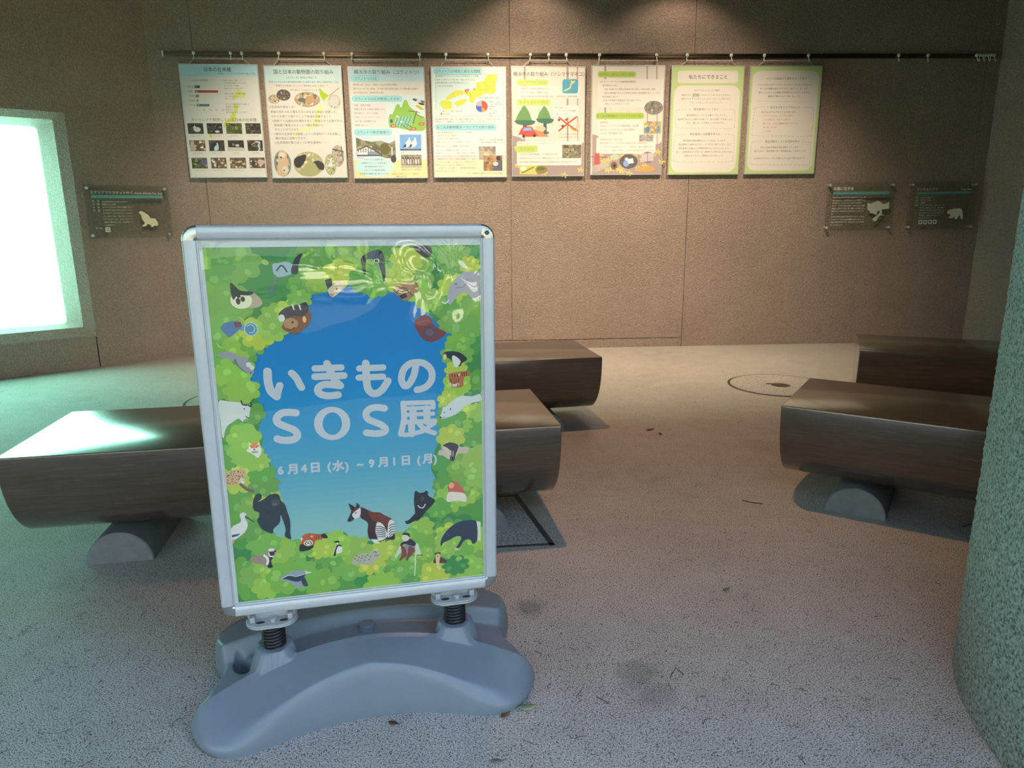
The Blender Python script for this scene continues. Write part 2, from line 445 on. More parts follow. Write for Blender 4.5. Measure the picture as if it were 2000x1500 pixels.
manhole(-1.78, 4.43, .33, 'round drain cover mostly hidden behind the poster stand at left', None)
hp = [(.136, 2.305), (.012, 2.76), (-.62, 2.70), (-.50, 2.25)]
root = empty('floor_hatch', (hp[0][0], hp[0][1], 0)); tag(root, 'square concrete floor hatch with a dark metal edge under the middle of the window-side bench', 'floor hatch')
def strip(m, a, b, w, z0=0.0, z1=.003):
    a = Vector((*a, 0)); b = Vector((*b, 0)); d = (b - a).normalized(); nrm = Vector((-d.y, d.x, 0)) * w / 2
    q = [a - nrm - d * w / 2, b - nrm + d * w / 2, b + nrm + d * w / 2, a + nrm - d * w / 2]
    m.rings([[(p.x, p.y, z0) for p in q], [(p.x, p.y, z1) for p in q]])
def hatch_child(name, mb, mat):
    o = mb.build(name, mat, root); o.matrix_parent_inverse = Matrix.Translation(-Vector(root.location)); return o
for i in range(4):
    m = MB(); strip(m, hp[i], hp[(i + 1) % 4], .020 if i == 0 else .011); hatch_child('edge_strip', m, IRON)
m = MB(); cxh = sum(p[0] for p in hp) / 4; cyh = sum(p[1] for p in hp) / 4
q = [(cxh + (x - cxh) * .97, cyh + (y - cyh) * .95) for x, y in hp]
m.rings([[(x, y, 0) for x, y in q], [(x, y, .0015) for x, y in q]]); hatch_child('lid', m, FLOOR)

# ------------------------------------------------------------------ litter
LEAFC = {}
def leaf(x, y, L, rot, col, label, curl=.25):
    if col not in LEAFC: LEAFC[col] = simple('dry_leaf', col, .7, 0, .3, .25, 60)
    m = MB(); n = 8; top = []; bot = []
    for i in range(n + 1):
        t = i / n; w = L * .22 * math.sin(PI * t ** .8) + .0006; xx = (t - .5) * L; zz = .002 + curl * L * (t - .5) ** 2 * 1.3
        top.append((xx, w, zz + curl * w * .5)); bot.append((xx, -w, zz + curl * w * .5))
    mid = [((i / n - .5) * L, 0, .0015 + curl * L * (i / n - .5) ** 2 * 1.3) for i in range(n + 1)]
    m.rings([top, mid, bot], False, False, False)
    st = MB(); st.tube([((.5) * L, 0, .002 + curl * L * .3), (.62 * L, .004, .002 + curl * L * .25), (.72 * L, .01, .0015)], .0007, 5)
    o = m.build('leaf', LEAFC[col], None, smooth=True); o.location = (x, y, 0); o.rotation_euler = (0, 0, rot)
    sd = o.modifiers.new('solid', 'SOLIDIFY'); sd.thickness = .0006
    st.build('stalk', LEAFC[col], o)
    tag(o, label, 'leaf')
leaf(.030, 1.447, .050, .2, (.30, .34, .22), 'pale green dry leaf by the right front of the stand base')
leaf(-.022, 1.425, .034, .9, (.20, .10, .05), 'small brown curled leaf under the right front edge of the stand base')
leaf(-.280, 1.398, .026, -.3, (.10, .06, .04), 'dark brown leaf at the middle front of the stand base')
leaf(1.715, 2.500, .050, .1, (.55, .27, .14), 'orange dry leaf on the floor beside the rough pillar')
leaf(.752, 3.68, .055, .4, (.16, .08, .04), 'brown leaf on the floor right of the middle benches')
leaf(.79, 3.60, .04, 1.5, (.14, .07, .04), 'smaller brown leaf just in front of another brown leaf right of the middle benches')
leaf(-.040, 1.278, .028, .0, (.22, .20, .17), 'grey brown leaf alone on the floor in front of the stand')
leaf(.66, 1.98, .03, .5, (.20, .17, .13), 'small brown leaf on the open floor between stand and pillar')

rng = random.Random(11); SX_, SY_ = -.3577, 1.56
m = MB(); 
def needle(x, y, L, a, r, bend):
    d = Vector((math.cos(a), math.sin(a), 0)); nn = Vector((-d.y, d.x, 0))
    pts = [Vector((x, y, .0015)) + d * (t - .5) * L + nn * bend * L * (t - .5) ** 2 * 2 for t in (0, .5, 1)]
    m.tube(pts, r, 3)
BENCHES = ((-1.61, 2.071, 9.7, 1.81), (-1.30, 3.276, 11.07, 1.81), (1.036, 2.615, -32.9, 1.6), (1.897, 3.771, -24, 1.81))
def under_bench(x, y):
    for bx, by, dg, L in BENCHES:
        a = math.radians(dg); u = (x - bx) * math.cos(a) + (y - by) * math.sin(a); v = -(x - bx) * math.sin(a) + (y - by) * math.cos(a)
        if -.05 < u < L + .05 and -.05 < v < .62: return True
    return False
for i in range(1400):
    px = rng.uniform(-100, 2000); py = 700 + 800 * rng.random() ** .7
    P = floor_pt(px, py)
    if (Vector((P.x - CX, P.y - CY)).length < .88) or P.y > 5.7 or (Vector((P.x - SX_, P.y - SY_)).length < .42) or under_bench(P.x, P.y): continue
    needle(P.x, P.y, (rng.uniform(.004, .012) if i % 6 else rng.uniform(.012, .032)), rng.uniform(0, PI), rng.uniform(.0004, .0008), rng.uniform(-.5, .5))
LITTER = simple('pine_needles', (.075, .055, .042), .8, 0, .2, .3, 40)
o = m.build('pine_needles', LITTER); tag(o, 'dark pine needles and twig bits scattered over the whole floor', 'pine needles', None, 'stuff')
def twig(pxs, r, label):
    pts = [floor_pt(*p) for p in pxs]
    for i, p in enumerate(pts): p.z = r + .0005
    c = Vector(pts[0]); c.z = 0
    m = MB(); m.tube([p - c for p in pts], r, 6); o = m.build('twig', LITTER); o.location = c; tag(o, label, 'twig')
twig([(1190, 1375), (1165, 1362)], .0010, 'short straight twig on the floor right of the stand base')
twig([(1308, 1325), (1320, 1305), (1335, 1318)], .0010, 'bent thin twig on the floor right of the dark stain')
twig([(1490, 985), (1465, 982), (1450, 978)], .0018, 'dark twig on the floor in front of the right bench')
twig([(1905, 1022), (1915, 1018), (1880, 1030)], .002, 'thin twig beside the orange leaf near the pillar')

# ------------------------------------------------------------------ flat printed artwork
TEXTS = []      # glyph meshes are made in one go at the end
class Art:
    """coloured marks on a plane; each mark lies a hair above the marks it covers"""
    def __init__(s, place, step=1.3e-5, ys=-1): s.place = place; s.step = step; s.ys = ys; s.v = []; s.f = []; s.c = []; s.u = []; s.n = 0
    def up(s): s.n += 1
    def put(s, vs_, fs_, col, unit=None):
        n = len(s.v); s.v += vs_; s.c += [col] * len(vs_); s.u += [s.n if unit is None else unit] * len(vs_)
        s.f += [tuple(i + n for i in f) for f in fs_]
    def poly(s, pts, col, up=True):
        if up: s.n += 1
        s.put(list(pts), [tuple(range(len(pts)))], col)
    def ell(s, cx, cy, rx, ry, col, rot=0.0, n=18, up=True):
        c, q = math.cos(rot), math.sin(rot)
        s.poly([(cx + rx * math.cos(2*PI*i/n) * c - ry * math.sin(2*PI*i/n) * q, cy + rx * math.cos(2*PI*i/n) * q + ry * math.sin(2*PI*i/n) * c) for i in range(n)], col, up)
    def stroke(s, pts, w, col, smooth=True, up=True):
        if up: s.n += 1
        if smooth and len(pts) > 2: pts = catmull(pts, 6)
        pts = [p for i, p in enumerate(pts) if i == 0 or math.hypot(p[0] - pts[i-1][0], p[1] - pts[i-1][1]) > 1e-7]
        k = len(pts); L, R = [], []; h = w / 2
        for i in range(k):
            p0, p1 = pts[max(0, i - 1)], pts[min(k - 1, i + 1)]
            d = math.atan2(p1[1] - p0[1], p1[0] - p0[0])
            L.append((pts[i][0] - math.sin(d) * h, pts[i][1] + math.cos(d) * h)); R.append((pts[i][0] + math.sin(d) * h, pts[i][1] - math.cos(d) * h))
        s.put(L + R, [(i, i + 1, k + i + 1, k + i) for i in range(k - 1)], col)
        for e, (p, q) in ((0, (pts[0], pts[1])), (1, (pts[-1], pts[-2]))):
            d = math.atan2(p[1] - q[1], p[0] - q[0])
            s.put([(p[0] + h * math.cos(d + t), p[1] + h * math.sin(d + t)) for t in [-PI/2 + PI * i / 8 for i in range(9)]], [tuple(range(9))], col)
    def text(s, x0, x1, y, body, col, bold=0.0, hmax=None, align='fit', up=True):
        for dx, dy in ((0, 0), (1, 1), (-1, 1), (1, -1), (-1, -1), (1.3, 0), (-1.3, 0), (0, 1.3), (0, -1.3))[:9 if bold else 1]:
            s.n += 1
            TEXTS.append((s, s.n, x0, x1, y, body, col, (dx * bold, dy * bold), hmax, align))
    def build(s, name, mat, parent):
        V = np.array(s.v); U = np.array(s.u); nu = s.n + 1
        lo = np.full((nu, 2), 9e9); hi = np.full((nu, 2), -9e9)
        np.minimum.at(lo, U, V); np.maximum.at(hi, U, V)
        lay = np.zeros(nu, int)
        for i in range(1, nu):
            if hi[i, 0] < lo[i, 0]: continue
            ov = (lo[:i, 0] <= hi[i, 0]) & (hi[:i, 0] >= lo[i, 0]) & (lo[:i, 1] <= hi[i, 1]) & (hi[:i, 1] >= lo[i, 1])
            lay[i] = 1 + (lay[:i][ov].max() if ov.any() else 0)
        me = bpy.data.meshes.new(name)
        me.from_pydata([s.place(x, y, lay[u] * s.step) for (x, y), u in zip(s.v, s.u)], [], s.f); me.update()
        at = me.color_attributes.new('Col', 'FLOAT_COLOR', 'POINT')
        at.data.foreach_set('color', [x for c in s.c for x in (c[0], c[1], c[2], 1.0)])
        o = bpy.data.objects.new(name, me); COL.objects.link(o); me.materials.append(mat); o.parent = parent
        return o
def catmull(P, n=6, closed=False):
    out = []; k = len(P)
    rngi = range(k) if closed else range(k - 1)
    for i in rngi:
        g = (lambda j: P[j % k]) if closed else (lambda j: P[max(0, min(k - 1, j))])
        p0, p1, p2, p3 = g(i - 1), g(i), g(i + 1), g(i + 2)
        for q in range(n):
            t = q / n
            out.append(tuple(.5 * (2*p1[a] + (p2[a]-p0[a])*t + (2*p0[a]-5*p1[a]+4*p2[a]-p3[a])*t*t + (3*p1[a]-p0[a]-3*p2[a]+p3[a])*t**3) for a in (0, 1)))
    if not closed: out.append(tuple(P[-1]))
    return out
def homography(src, dst):
    A, b = [], []
    for (x, y), (u, v) in zip(src, dst):
        A += [[x, y, 1, 0, 0, 0, -u*x, -u*y], [0, 0, 0, x, y, 1, -v*x, -v*y]]; b += [u, v]
    h = np.linalg.solve(np.array(A, float), np.array(b, float))
    return lambda x, y: ((h[0]*x + h[1]*y + h[2]) / (h[6]*x + h[7]*y + 1), (h[3]*x + h[4]*y + h[5]) / (h[6]*x + h[7]*y + 1))

def flush_texts():
    objs = []
    for t in TEXTS:
        c = bpy.data.curves.new('lettering', 'FONT'); c.body = t[5]; c.size = 1.0; c.resolution_u = 2
        o = bpy.data.objects.new('lettering', c); COL.objects.link(o); objs.append(o)
    bpy.context.view_layer.update()
    dg = bpy.context.evaluated_depsgraph_get()
    for t, o in zip(TEXTS, objs):
        art, k, x0, x1, y, body, col, bold, hmax, align = t
        me = o.evaluated_get(dg).to_mesh()
        vs_ = [(v.co.x, v.co.y) for v in me.vertices]; fs = [tuple(p.vertices) for p in me.polygons]
        o.evaluated_get(dg).to_mesh_clear()
        if not vs_: continue
        xa, xb = min(v[0] for v in vs_), max(v[0] for v in vs_)
        sc = (x1 - x0) / (xb - xa)
        if hmax and sc > hmax: sc = hmax
        wd = (xb - xa) * sc
        ox = x0 + ((x1 - x0) - wd) * (.5 if align == 'mid' else 0)
        art.put([(ox + (vx - xa + bold[0]) * sc, y + art.ys * (vy - .36 + bold[1]) * sc) for vx, vy in vs_], fs, col, k)
    for o in objs:
        c = o.data; bpy.data.objects.remove(o); bpy.data.curves.remove(c)
    TEXTS.clear()

# ------------------------------------------------------------------ pavement poster stand
SX, SY, SZ, SYAW, SW, SH, STILT, SLEAN = -.3577, 1.5276, .2391, .2254, .645, .8824, -.0073, -.007
stand = empty('poster_stand', (SX, SY, 0), SYAW)
tag(stand, 'tall poster stand of silver snap frame on springs with grey plastic base', 'poster stand')
def SF(a, b, d):
    h = a * math.sin(SLEAN) + b * math.cos(SLEAN)
    return (a * math.cos(SLEAN) - b * math.sin(SLEAN), d + h * math.sin(STILT), SZ + h * math.cos(STILT))
_ux = Vector((math.cos(SYAW), math.sin(SYAW), 0)); _n = Vector((-math.sin(SYAW), math.cos(SYAW), 0))
_uz = Vector((0, 0, 1)) * math.cos(STILT) + _n * math.sin(STILT)
_a = _ux * math.cos(SLEAN) + _uz * math.sin(SLEAN); _b = -_ux * math.sin(SLEAN) + _uz * math.cos(SLEAN)
_nn = _a.cross(_b); _X = Vector((SX, SY, SZ))
def SP(px, py):           # where on the sheet a print mark of the photograph lies (across, up), metres
    d = ray(px, py); t = (_X - C_O).dot(_nn) / d.dot(_nn); P = C_O + d * t - _X
    return P.dot(_a), P.dot(_b)

PW = .0305
prof = [(w * .924, d) for w, d in [(.0, .022), (.0, .000), (.0012, -.0045), (.0045, -.0078), (.010, -.0092), (.0255, -.0080), (.0290, -.0062), (.0302, -.0030), (.0326, -.0018), (.0328, .004)]]
def rail(name, f):
    m = MB(); m.rings([[f(t, w, d) for w, d in prof] for t in (0, 1)]); return m.build(name, ALU, stand, smooth=True, auto=25)
xa, xb, ya, yb = -SW/2, SW/2, 0.0, SH
rail('frame_rail', lambda t, w, d: SF(xa + PW + (SW - 2*PW) * t, yb - w, d))
rail('frame_rail', lambda t, w, d: SF(xa + PW + (SW - 2*PW) * t, ya + w, d))
rail('frame_rail', lambda t, w, d: SF(xa + w, ya + PW + (SH - 2*PW) * t, d))
rail('frame_rail', lambda t, w, d: SF(xb - w, ya + PW + (SH - 2*PW) * t, d))
for cx, cy, a0 in ((xa + PW, yb - PW, 90), (xb - PW, yb - PW, 0), (xa + PW, ya + PW, 180), (xb - PW, ya + PW, 270)):
    m = MB(); rs = []
    for i in range(11):
        a = math.radians(a0 + 9 * i)
        rs.append([SF(cx + (PW - w) * math.cos(a), cy + (PW - w) * math.sin(a), d - (.0008 if w < .026 else 0)) for w, d in prof])
    m.rings(rs); cp = m.build('corner_cap', CHROME, stand, smooth=True, auto=30)
    if a0 == 0:
        m = MB(); q = []
        for r, dd in ((.0048, -.0085), (.0048, -.0112), (.0035, -.0118), (.0012, -.0116), (.0008, -.0095)):
            q.append([SF(cx + .012 + r * math.cos(2*PI*i/16), cy + .012 + r * math.sin(2*PI*i/16), dd) for i in range(16)])
        m.rings(q); m.build('screw', BLACKM, cp, smooth=True, auto=30)
m = MB(); g = .020
m.add([SF(x, y, d) for d in (.0033, .021) for x, y in ((xa+g, ya+g), (xb-g, ya+g), (xb-g, yb-g), (xa+g, yb-g))],
      [(0,3,2,1),(4,5,6,7),(0,1,5,4),(1,2,6,5),(2,3,7,6),(3,0,4,7)]); m.build('backing_board', BOARD, stand)

# clear wavy cover sheet
m = MB(); NX, NY = 100, 136; ia, ib = SW/2 - .0322, .0322
fa, fb = -ia, SH - ib
vv = []
for j in range(NY + 1):
    for i in range(NX + 1):
        u, v = i / NX, j / NY
        a = -ia + 2 * ia * u; b = ib + (SH - 2*ib) * v
        edge = min(1, min(u, 1-u) * 9) * min(1, min(v, 1-v) * 12)
        amp = .00010 + .0056 * max(0, min(1, (u - .50) * 2.6)) * max(0, min(1, (v - .55) * 3.0))
        q = Vector((a * 7.5 + 3.1, b * 6.5, .7)) + Vector((a * 5, 0, b * 4)) * .3
        d = max(-.0048, mnoise.noise(q) * amp * 1.3 + mnoise.noise(q * 2.1) * amp * .3)
        vv.append(SF(a, b, -.0024 + edge * d))
m.add(vv, [(j*(NX+1)+i, j*(NX+1)+i+1, (j+1)*(NX+1)+i+1, (j+1)*(NX+1)+i) for j in range(NY) for i in range(NX)])
m.build('clear_cover', FILM, stand, smooth=True)

# the poster: printed sheet traced mark by mark
SHEET = Art(lambda a, b, k: SF(a, b, .0030 - k), 2.0e-5, 1)
WREF = lin((178, 190, 226))
def K(r, g, b):
    c = lin((r, g, b)); return tuple(min(.85, .55 * x / w) for x, w in zip(c, WREF))
SHEET.poly([(-ia, ib), (ia, ib), (ia, SH - ib), (-ia, SH - ib)], (.62, .64, .62))
FR = {'A': (340, 420, 3.0769), 'B': (340, 860, 2.419), 'C': (340, 420, 5), 'D': (680, 440, 5), 'E': (400, 680, 6.667), 'F': (640, 680, 6.667),
      'G': (420, 850, 6.818), 'I': (430, 1000, 7.407), 'J': (660, 950, 6.897), 'P': (0, 0, 1)}
def tr(f, pts):
    ox, oy, s = FR[f]; return [SP(ox + x / s, oy + y / s) for x, y in pts]
def zs(f, w):
    return w / FR[f][2] * .00118
def ap(f, pts, col, sm=True):
    q = tr(f, pts); SHEET.poly(catmull(q, 3, True) if sm and len(q) > 4 else q, K(*col))
def ae(f, x, y, rx, ry, col):
    (a, b), = tr(f, [(x, y)]); SHEET.ell(a, b, zs(f, rx), zs(f, ry), K(*col))
def ast(f, pts, w, col): SHEET.stroke(tr(f, pts), zs(f, w), K(*col))
# blue field, top to bottom
artL, artR, artT, artB = SP(431, 830)[0] - .001, ia, SP(660, 481)[1], ib
BLUE = [(0, (4, 112, 208)), (.30, (12, 124, 216)), (.5, (40, 140, 214)), (.68, (76, 156, 210)), (.85, (118, 176, 208)), (1, (136, 186, 208))]
def blue(t):
    for (t0, c0), (t1, c1) in zip(BLUE, BLUE[1:]):
        if t <= t1: return tuple(c0[i] + (c1[i] - c0[i]) * (t - t0) / (t1 - t0) for i in range(3))
    return BLUE[-1][1]
SHEET.up(); NB = 60
for i in range(NB):
    t0, t1 = i / NB, (i + 1) / NB
    SHEET.poly([(artL, artT + (artB - artT) * t0), (artR, artT + (artB - artT) * t0), (artR, artT + (artB - artT) * t1), (artL, artT + (artB - artT) * t1)],
               K(*blue(max(0, min(1, (t0 - .10) / .76)))), False)
hole = [(597,579),(623,573),(632,569),(665,560),(681,556),(707,569),(730,579),(749,569),(772,566),(811,589),(827,602),(866,644),(889,660),(879,680),(873,706),(876,732),(873,758),(860,787),(857,820),(860,852),(850,880),(842,914),(853,939),(861,963),(844,980),(815,1017),(791,1038),(778,1046),(745,1058),(695,1054),(658,1042),(629,1054),(588,1056),(560,1056),(530,1042),(505,1013),(520,975),(538,963),(534,934),(530,914),(520,895),(505,876),(502,852),(512,810),(499,771),(486,732),(493,703),(489,690),(512,683),(522,670),(548,660),(556,644),(575,625),(592,602)]
H = tr('P', hole); hc = SP(690, 830)
def to_rect(p):
    dx, dy = p[0] - hc[0], p[1] - hc[1]
    t = min((artR - hc[0]) / dx if dx > 0 else (artL - hc[0]) / dx if dx < 0 else 9e9, (artT - hc[1]) / dy if dy > 0 else (artB - hc[1]) / dy if dy < 0 else 9e9)
    return (hc[0] + dx * t, hc[1] + dy * t)
DGR, MGR, GGR, LGR, YGR = (60, 130, 84), (94, 156, 86), (116, 168, 90), (140, 184, 94), (168, 192, 90)
SHEET.up(); HD = catmull(H, 4, True)
corners = [(artL, artT), (artR, artT), (artR, artB), (artL, artB)]
for i in range(len(HD)):
    p, q = HD[i], HD[(i + 1) % len(HD)]; P_, Q_ = to_rect(p), to_rect(q)
    mid = [c for c in corners if (P_[0] - c[0]) * (Q_[0] - c[0]) <= 1e-12 and (P_[1] - c[1]) * (Q_[1] - c[1]) <= 1e-12 and abs(P_[0]-Q_[0]) > 1e-6 and abs(P_[1]-Q_[1]) > 1e-6 and (abs(P_[0]-c[0]) < 1e-6 or abs(P_[1]-c[1]) < 1e-6) and (abs(Q_[0]-c[0]) < 1e-6 or abs(Q_[1]-c[1]) < 1e-6)]
    SHEET.poly([p, P_] + mid[:1] + [Q_, q], K(*DGR), False)
rng = random.Random(21)
def inside_hole(x, y, grow=0.0):
    c = False; n = len(H)
    for i in range(n):
        (x0, y0), (x1, y1) = H[i], H[i - 1]
        x0 = hc[0] + (x0 - hc[0]) * (1 + grow); x1 = hc[0] + (x1 - hc[0]) * (1 + grow); y0 = hc[1] + (y0 - hc[1]) * (1 + grow); y1 = hc[1] + (y1 - hc[1]) * (1 + grow)
        if (y0 > y) != (y1 > y) and x < (x1 - x0) * (y - y0) / (y1 - y0) + x0: c = not c
    return c
def clampA(p): return (max(artL, min(artR, p[0])), max(artB, min(artT, p[1])))
def bush(cx, cy, r, col, ovals=3):
    k = rng.randint(6, 9); ph = rng.uniform(0, 6.3); el = rng.uniform(.75, 1.0); pts = []
    for i in range(k * 6):
        t = 2 * PI * i / (k * 6); lobe = abs(math.sin((t * k + ph) / 2)) ** .55
        rr = r * (.72 + .32 * lobe); pts.append(clampA((cx + rr * math.cos(t), cy + rr * math.sin(t) * el)))
    SHEET.poly(pts, K(*col))
    return [(cx + r * .55 * math.cos(a), cy + r * .5 * math.sin(a), r * rng.uniform(.12, .2), a) for a in [rng.uniform(0, 6.3) for _ in range(ovals)]], col
def jit(c, a=6): return tuple(max(0, min(255, v + rng.uniform(-a, a))) for v in c)
for layer, (cols, rr, cnt) in enumerate([((DGR, (72, 142, 84), (84, 150, 86)), (.045, .065), 60), ((MGR, GGR), (.036, .054), 50), ((LGR, GGR, YGR), (.030, .044), 34), ((LGR, YGR, MGR, DGR), (.022, .034), 16)]):
    for _ in range(cnt):
        for _try in range(60):
            x, y = rng.uniform(artL, artR), rng.uniform(artB, artT)
            r = rng.uniform(*rr)
            if not inside_hole(x, y, .0) and not any(inside_hole(x + r * .8 * math.cos(a), y + r * .8 * math.sin(a)) for a in (0, .8, 1.57, 2.4, 3.14, 3.9, 4.7, 5.5)): break
        else: continue
        SHEET.up() if _ % 6 == 0 else None
        ov, c = bush(x, y, r, jit(rng.choice(cols)))
        if layer > 0:
            for ox, oy, q, a in ov:
                if artL < ox - q and ox + q < artR and artB < oy - q and oy + q < artT:
                    SHEET.ell(ox, oy, q * 1.25, q, K(*[min(255, v + 20) for v in c]), a, 12)
for i in range(0, len(H)):
    p = H[i]; dx, dy = p[0] - hc[0], p[1] - hc[1]; L = math.hypot(dx, dy); r = rng.uniform(.026, .040)
    if 20 <= i <= 21: continue
    SHEET.up()
    ov, c = bush(p[0] + dx / L * r * .75, p[1] + dy / L * r * .75, r, jit(rng.choice((LGR, GGR, MGR, LGR, YGR))))
    SHEET.up()
    for ox, oy, q, a in ov: SHEET.ell(*clampA((ox, oy)), q * 1.2, q, K(*[min(255, v + 18) for v in c]), a, 12)
for i in range(26):      # small crescents and single leaves
    x, y = rng.uniform(artL + .01, artR - .01), rng.uniform(artB + .01, artT - .01)
    if inside_hole(x, y, .06): continue
    SHEET.up(); SHEET.ell(x, y, .008, .0055, K(*jit((140, 190, 110))), rng.uniform(0, 3), 12, False)

DK, NAVY, WH = (42, 54, 74), (48, 60, 96), (202, 210, 236)
ap('C', [(960,480),(1010,470),(1100,455),(1150,490),(1150,570),(1050,605),(990,600),(965,550)], (150,178,215)); ap('C', [(1140,560),(1150,500),(1180,420),(1230,380),(1260,375),(1232,430),(1215,500),(1208,570),(1175,580)], DK)
ast('C', [(985,595),(975,660),(970,740),(945,775),(915,755),(920,715),(945,710)], 22, (85,122,128)); ast('C', [(1000,545),(1040,495),(1070,510),(1100,555)], 12, DK)
ap('C', [(700,800),(780,760),(862,850),(820,900),(700,905)], (172,164,160)); ae('C', 655, 835, 92, 75, (225,222,212)); ap('C', [(550,660),(600,700),(650,740),(772,752),(735,785),(620,785),(578,830),(552,740)], (38,50,62))
ae('C', 625, 842, 20, 30, (60,55,58)); ae('C', 670, 822, 19, 24, (60,55,58)); ae('C', 630, 795, 17, 13, (35,38,45))
ap('C', [(640,1085),(700,1075),(712,1130),(640,1130)], (92,140,200)); ap('C', [(455,1110),(490,1060),(560,1040),(640,1045),(662,1090),(600,1150),(540,1195),(500,1160)], (72,112,186)); ap('C', [(580,1045),(650,1043),(655,1090),(600,1100)], (108,60,92))
ae('C', 750, 1115, 60, 65, (150,195,228)); ae('C', 750, 1115, 50, 55, (72,128,190)); ast('C', [(715,1085),(750,1070),(785,1100),(775,1145),(735,1150)], 7, (170,205,230))
ap('C', [(1030,950),(1100,900),(1230,870),(1290,850),(1320,930),(1340,1000),(1300,1090),(1240,1130),(1190,1165),(1100,1140),(1050,1100),(1070,1040),(1022,1000)], (118,74,60)); ap('C', [(1030,950),(1100,900),(1230,870),(1290,850),(1312,930),(1260,990),(1180,985),(1080,1010),(1025,990)], (52,54,76))
ae('C', 1140, 1062, 64, 52, (166,126,106)); ae('C', 1050, 1008, 28, 34, (200,214,230)); ae('C', 1272, 1020, 16, 30, (216,182,160)); ae('C', 1158, 1048, 12, 10, (70,50,45)); ast('C', [(1100,1110),(1140,1120),(1180,1100)], 10, (60,45,45))
for x in (1150, 1215): ap('C', [(x - 5, 870), (x + 14, 925), (x + 28, 930), (x + 15, 880)], (205,215,232), False)
ap('E', [(160,90),(250,50),(350,55),(450,110),(540,110),(560,160),(540,200),(640,290),(620,345),(560,335),(500,290),(430,230),(330,150),(230,130)], (142,152,182)); ap('E', [(400,140),(450,240),(560,330),(480,290),(380,180)], (102,116,150)); ae('E', 570, 215, 30, 34, WH); ae('E', 614, 256, 26, 30, WH); ae('E', 598, 320, 10, 6, DK)
ap('E', [(176,700),(300,695),(460,710),(520,740),(590,770),(580,860),(570,910),(520,925),(490,960),(440,920),(370,960),(290,1020),(255,1110),(250,1160),(225,1150),(205,960)], (200,210,236)); ast('E', [(475,690),(490,735),(545,745)], 16, (45,60,70)); ast('E', [(565,745),(600,762),(600,710)], 16, (45,60,70)); ae('E', 512, 792, 9, 8, DK); ast('E', [(535,890),(555,908),(572,908)], 12, (45,70,75))
ap('E', [(540,1340),(600,1290),(720,1290),(736,1360),(690,1430),(650,1400),(600,1370)], (222,222,238)); ae('E', 648, 1292, 72, 62, (228,224,232)); ap('E', [(577,1262),(610,1230),(690,1230),(712,1280),(650,1305),(600,1300)], (212,148,96)); ap('E', [(563,1218),(606,1250),(580,1278)], (226,214,212)); ap('E', [(710,1213),(716,1272),(678,1250)], (226,214,212)); ae('E', 650, 1356, 42, 14, (150,154,180)); ae('E', 643, 1322, 11, 9, DK); ae('E', 615, 1290, 7, 6, DK); ae('E', 672, 1285, 7, 6, DK)
ap('G', [(140,510),(220,480),(300,460),(380,455),(405,520),(380,590),(330,650),(240,670),(158,665)], (196,166,150)); ae('G', 358, 618, 32, 42, (214,220,234)); ast('G', [(345,660),(420,720),(500,750)], 40, (112,94,94))
SHEET.up()
for i in range(60):
    x, y = rng.uniform(160, 385), rng.uniform(478, 655)
    if x + y > 985 or x + y < 670: continue
    (a, b), = tr('G', [(x, y)]); SHEET.ell(a, b, zs('G', 7), zs('G', 5), K(62, 48, 52), rng.uniform(0, 3), 7)
ap('G', [(500,940),(510,860),(540,800),(580,780),(620,800),(615,850),(570,890),(640,860),(720,800),(790,780),(850,800),(875,870),(930,930),(960,1020),(1000,1150),(1000,1300),(1012,1390),(930,1350),(940,1250),(890,1100),(870,1070),(860,1170),(780,1250),(770,1310),(710,1300),(620,1250),(560,1140),(585,1090),(580,1030),(520,1010)], (42,56,76)); ae('G', 805, 890, 52, 58, (66,74,96)); ae('G', 790, 925, 34, 24, (84,90,112)); ast('G', [(755,862),(800,850),(850,866)], 12, (35,45,62)); ast('G', [(610,950),(650,990),(720,1040)], 10, (34,46,64)); ast('G', [(870,930),(890,1010),(880,1060)], 10, (34,46,64))
ap('G', [(325,1080),(345,1040),(385,1035),(415,1060),(395,1100),(420,1150),(435,1210),(400,1290),(330,1350),(222,1410),(215,1240),(330,1170),(342,1120)], (206,212,240)); ap('G', [(398,1070),(530,1160),(520,1166),(398,1100)], (58,84,104), False); ap('G', [(220,1335),(340,1312),(300,1345),(225,1368)], (56,72,128)); ap('G', [(224,1405),(262,1388),(250,1440),(236,1450)], (196,150,146))
ap('I', [(1175,380),(1220,330),(1300,310),(1400,325),(1460,330),(1480,400),(1400,410),(1370,440),(1340,500),(1180,490)], (172,92,68)); ap('I', [(1460,330),(1520,318),(1555,370),(1540,386),(1475,376)], (40,44,66)); ap('I', [(1150,490),(1185,472),(1345,486),(1332,530),(1270,560),(1155,575)], (42,40,54)); ae('I', 1275, 455, 64, 48, (228,224,230)); ae('I', 1275, 458, 48, 40, (52,40,50)); ae('I', 1275, 460, 34, 34, (226,222,232)); ae('I', 1275, 455, 14, 11, (30,32,46)); ap('I', [(1165,375),(1198,385),(1170,440)], (228,222,226)); ap('I', [(1325,340),(1345,372),(1308,365)], (228,222,226)); ast('I', [(1400,335),(1392,395)], 9, (120,60,50)); ast('I', [(1432,335),(1424,395)], 9, (120,60,50))
ap('I', [(1642,632),(1662,540),(1680,480),(1735,480),(1765,520),(1755,590),(1680,610)], (214,222,242)); ap('I', [(1640,635),(1665,540),(1690,482),(1745,480),(1758,505),(1710,500),(1680,560),(1672,632)], (38,48,66)); ae('I', 1695, 440, 30, 22, (34,42,58)); ae('I', 1694, 456, 20, 9, (220,226,236)); ap('I', [(1635,430),(1668,424),(1664,446)], (34,42,52))
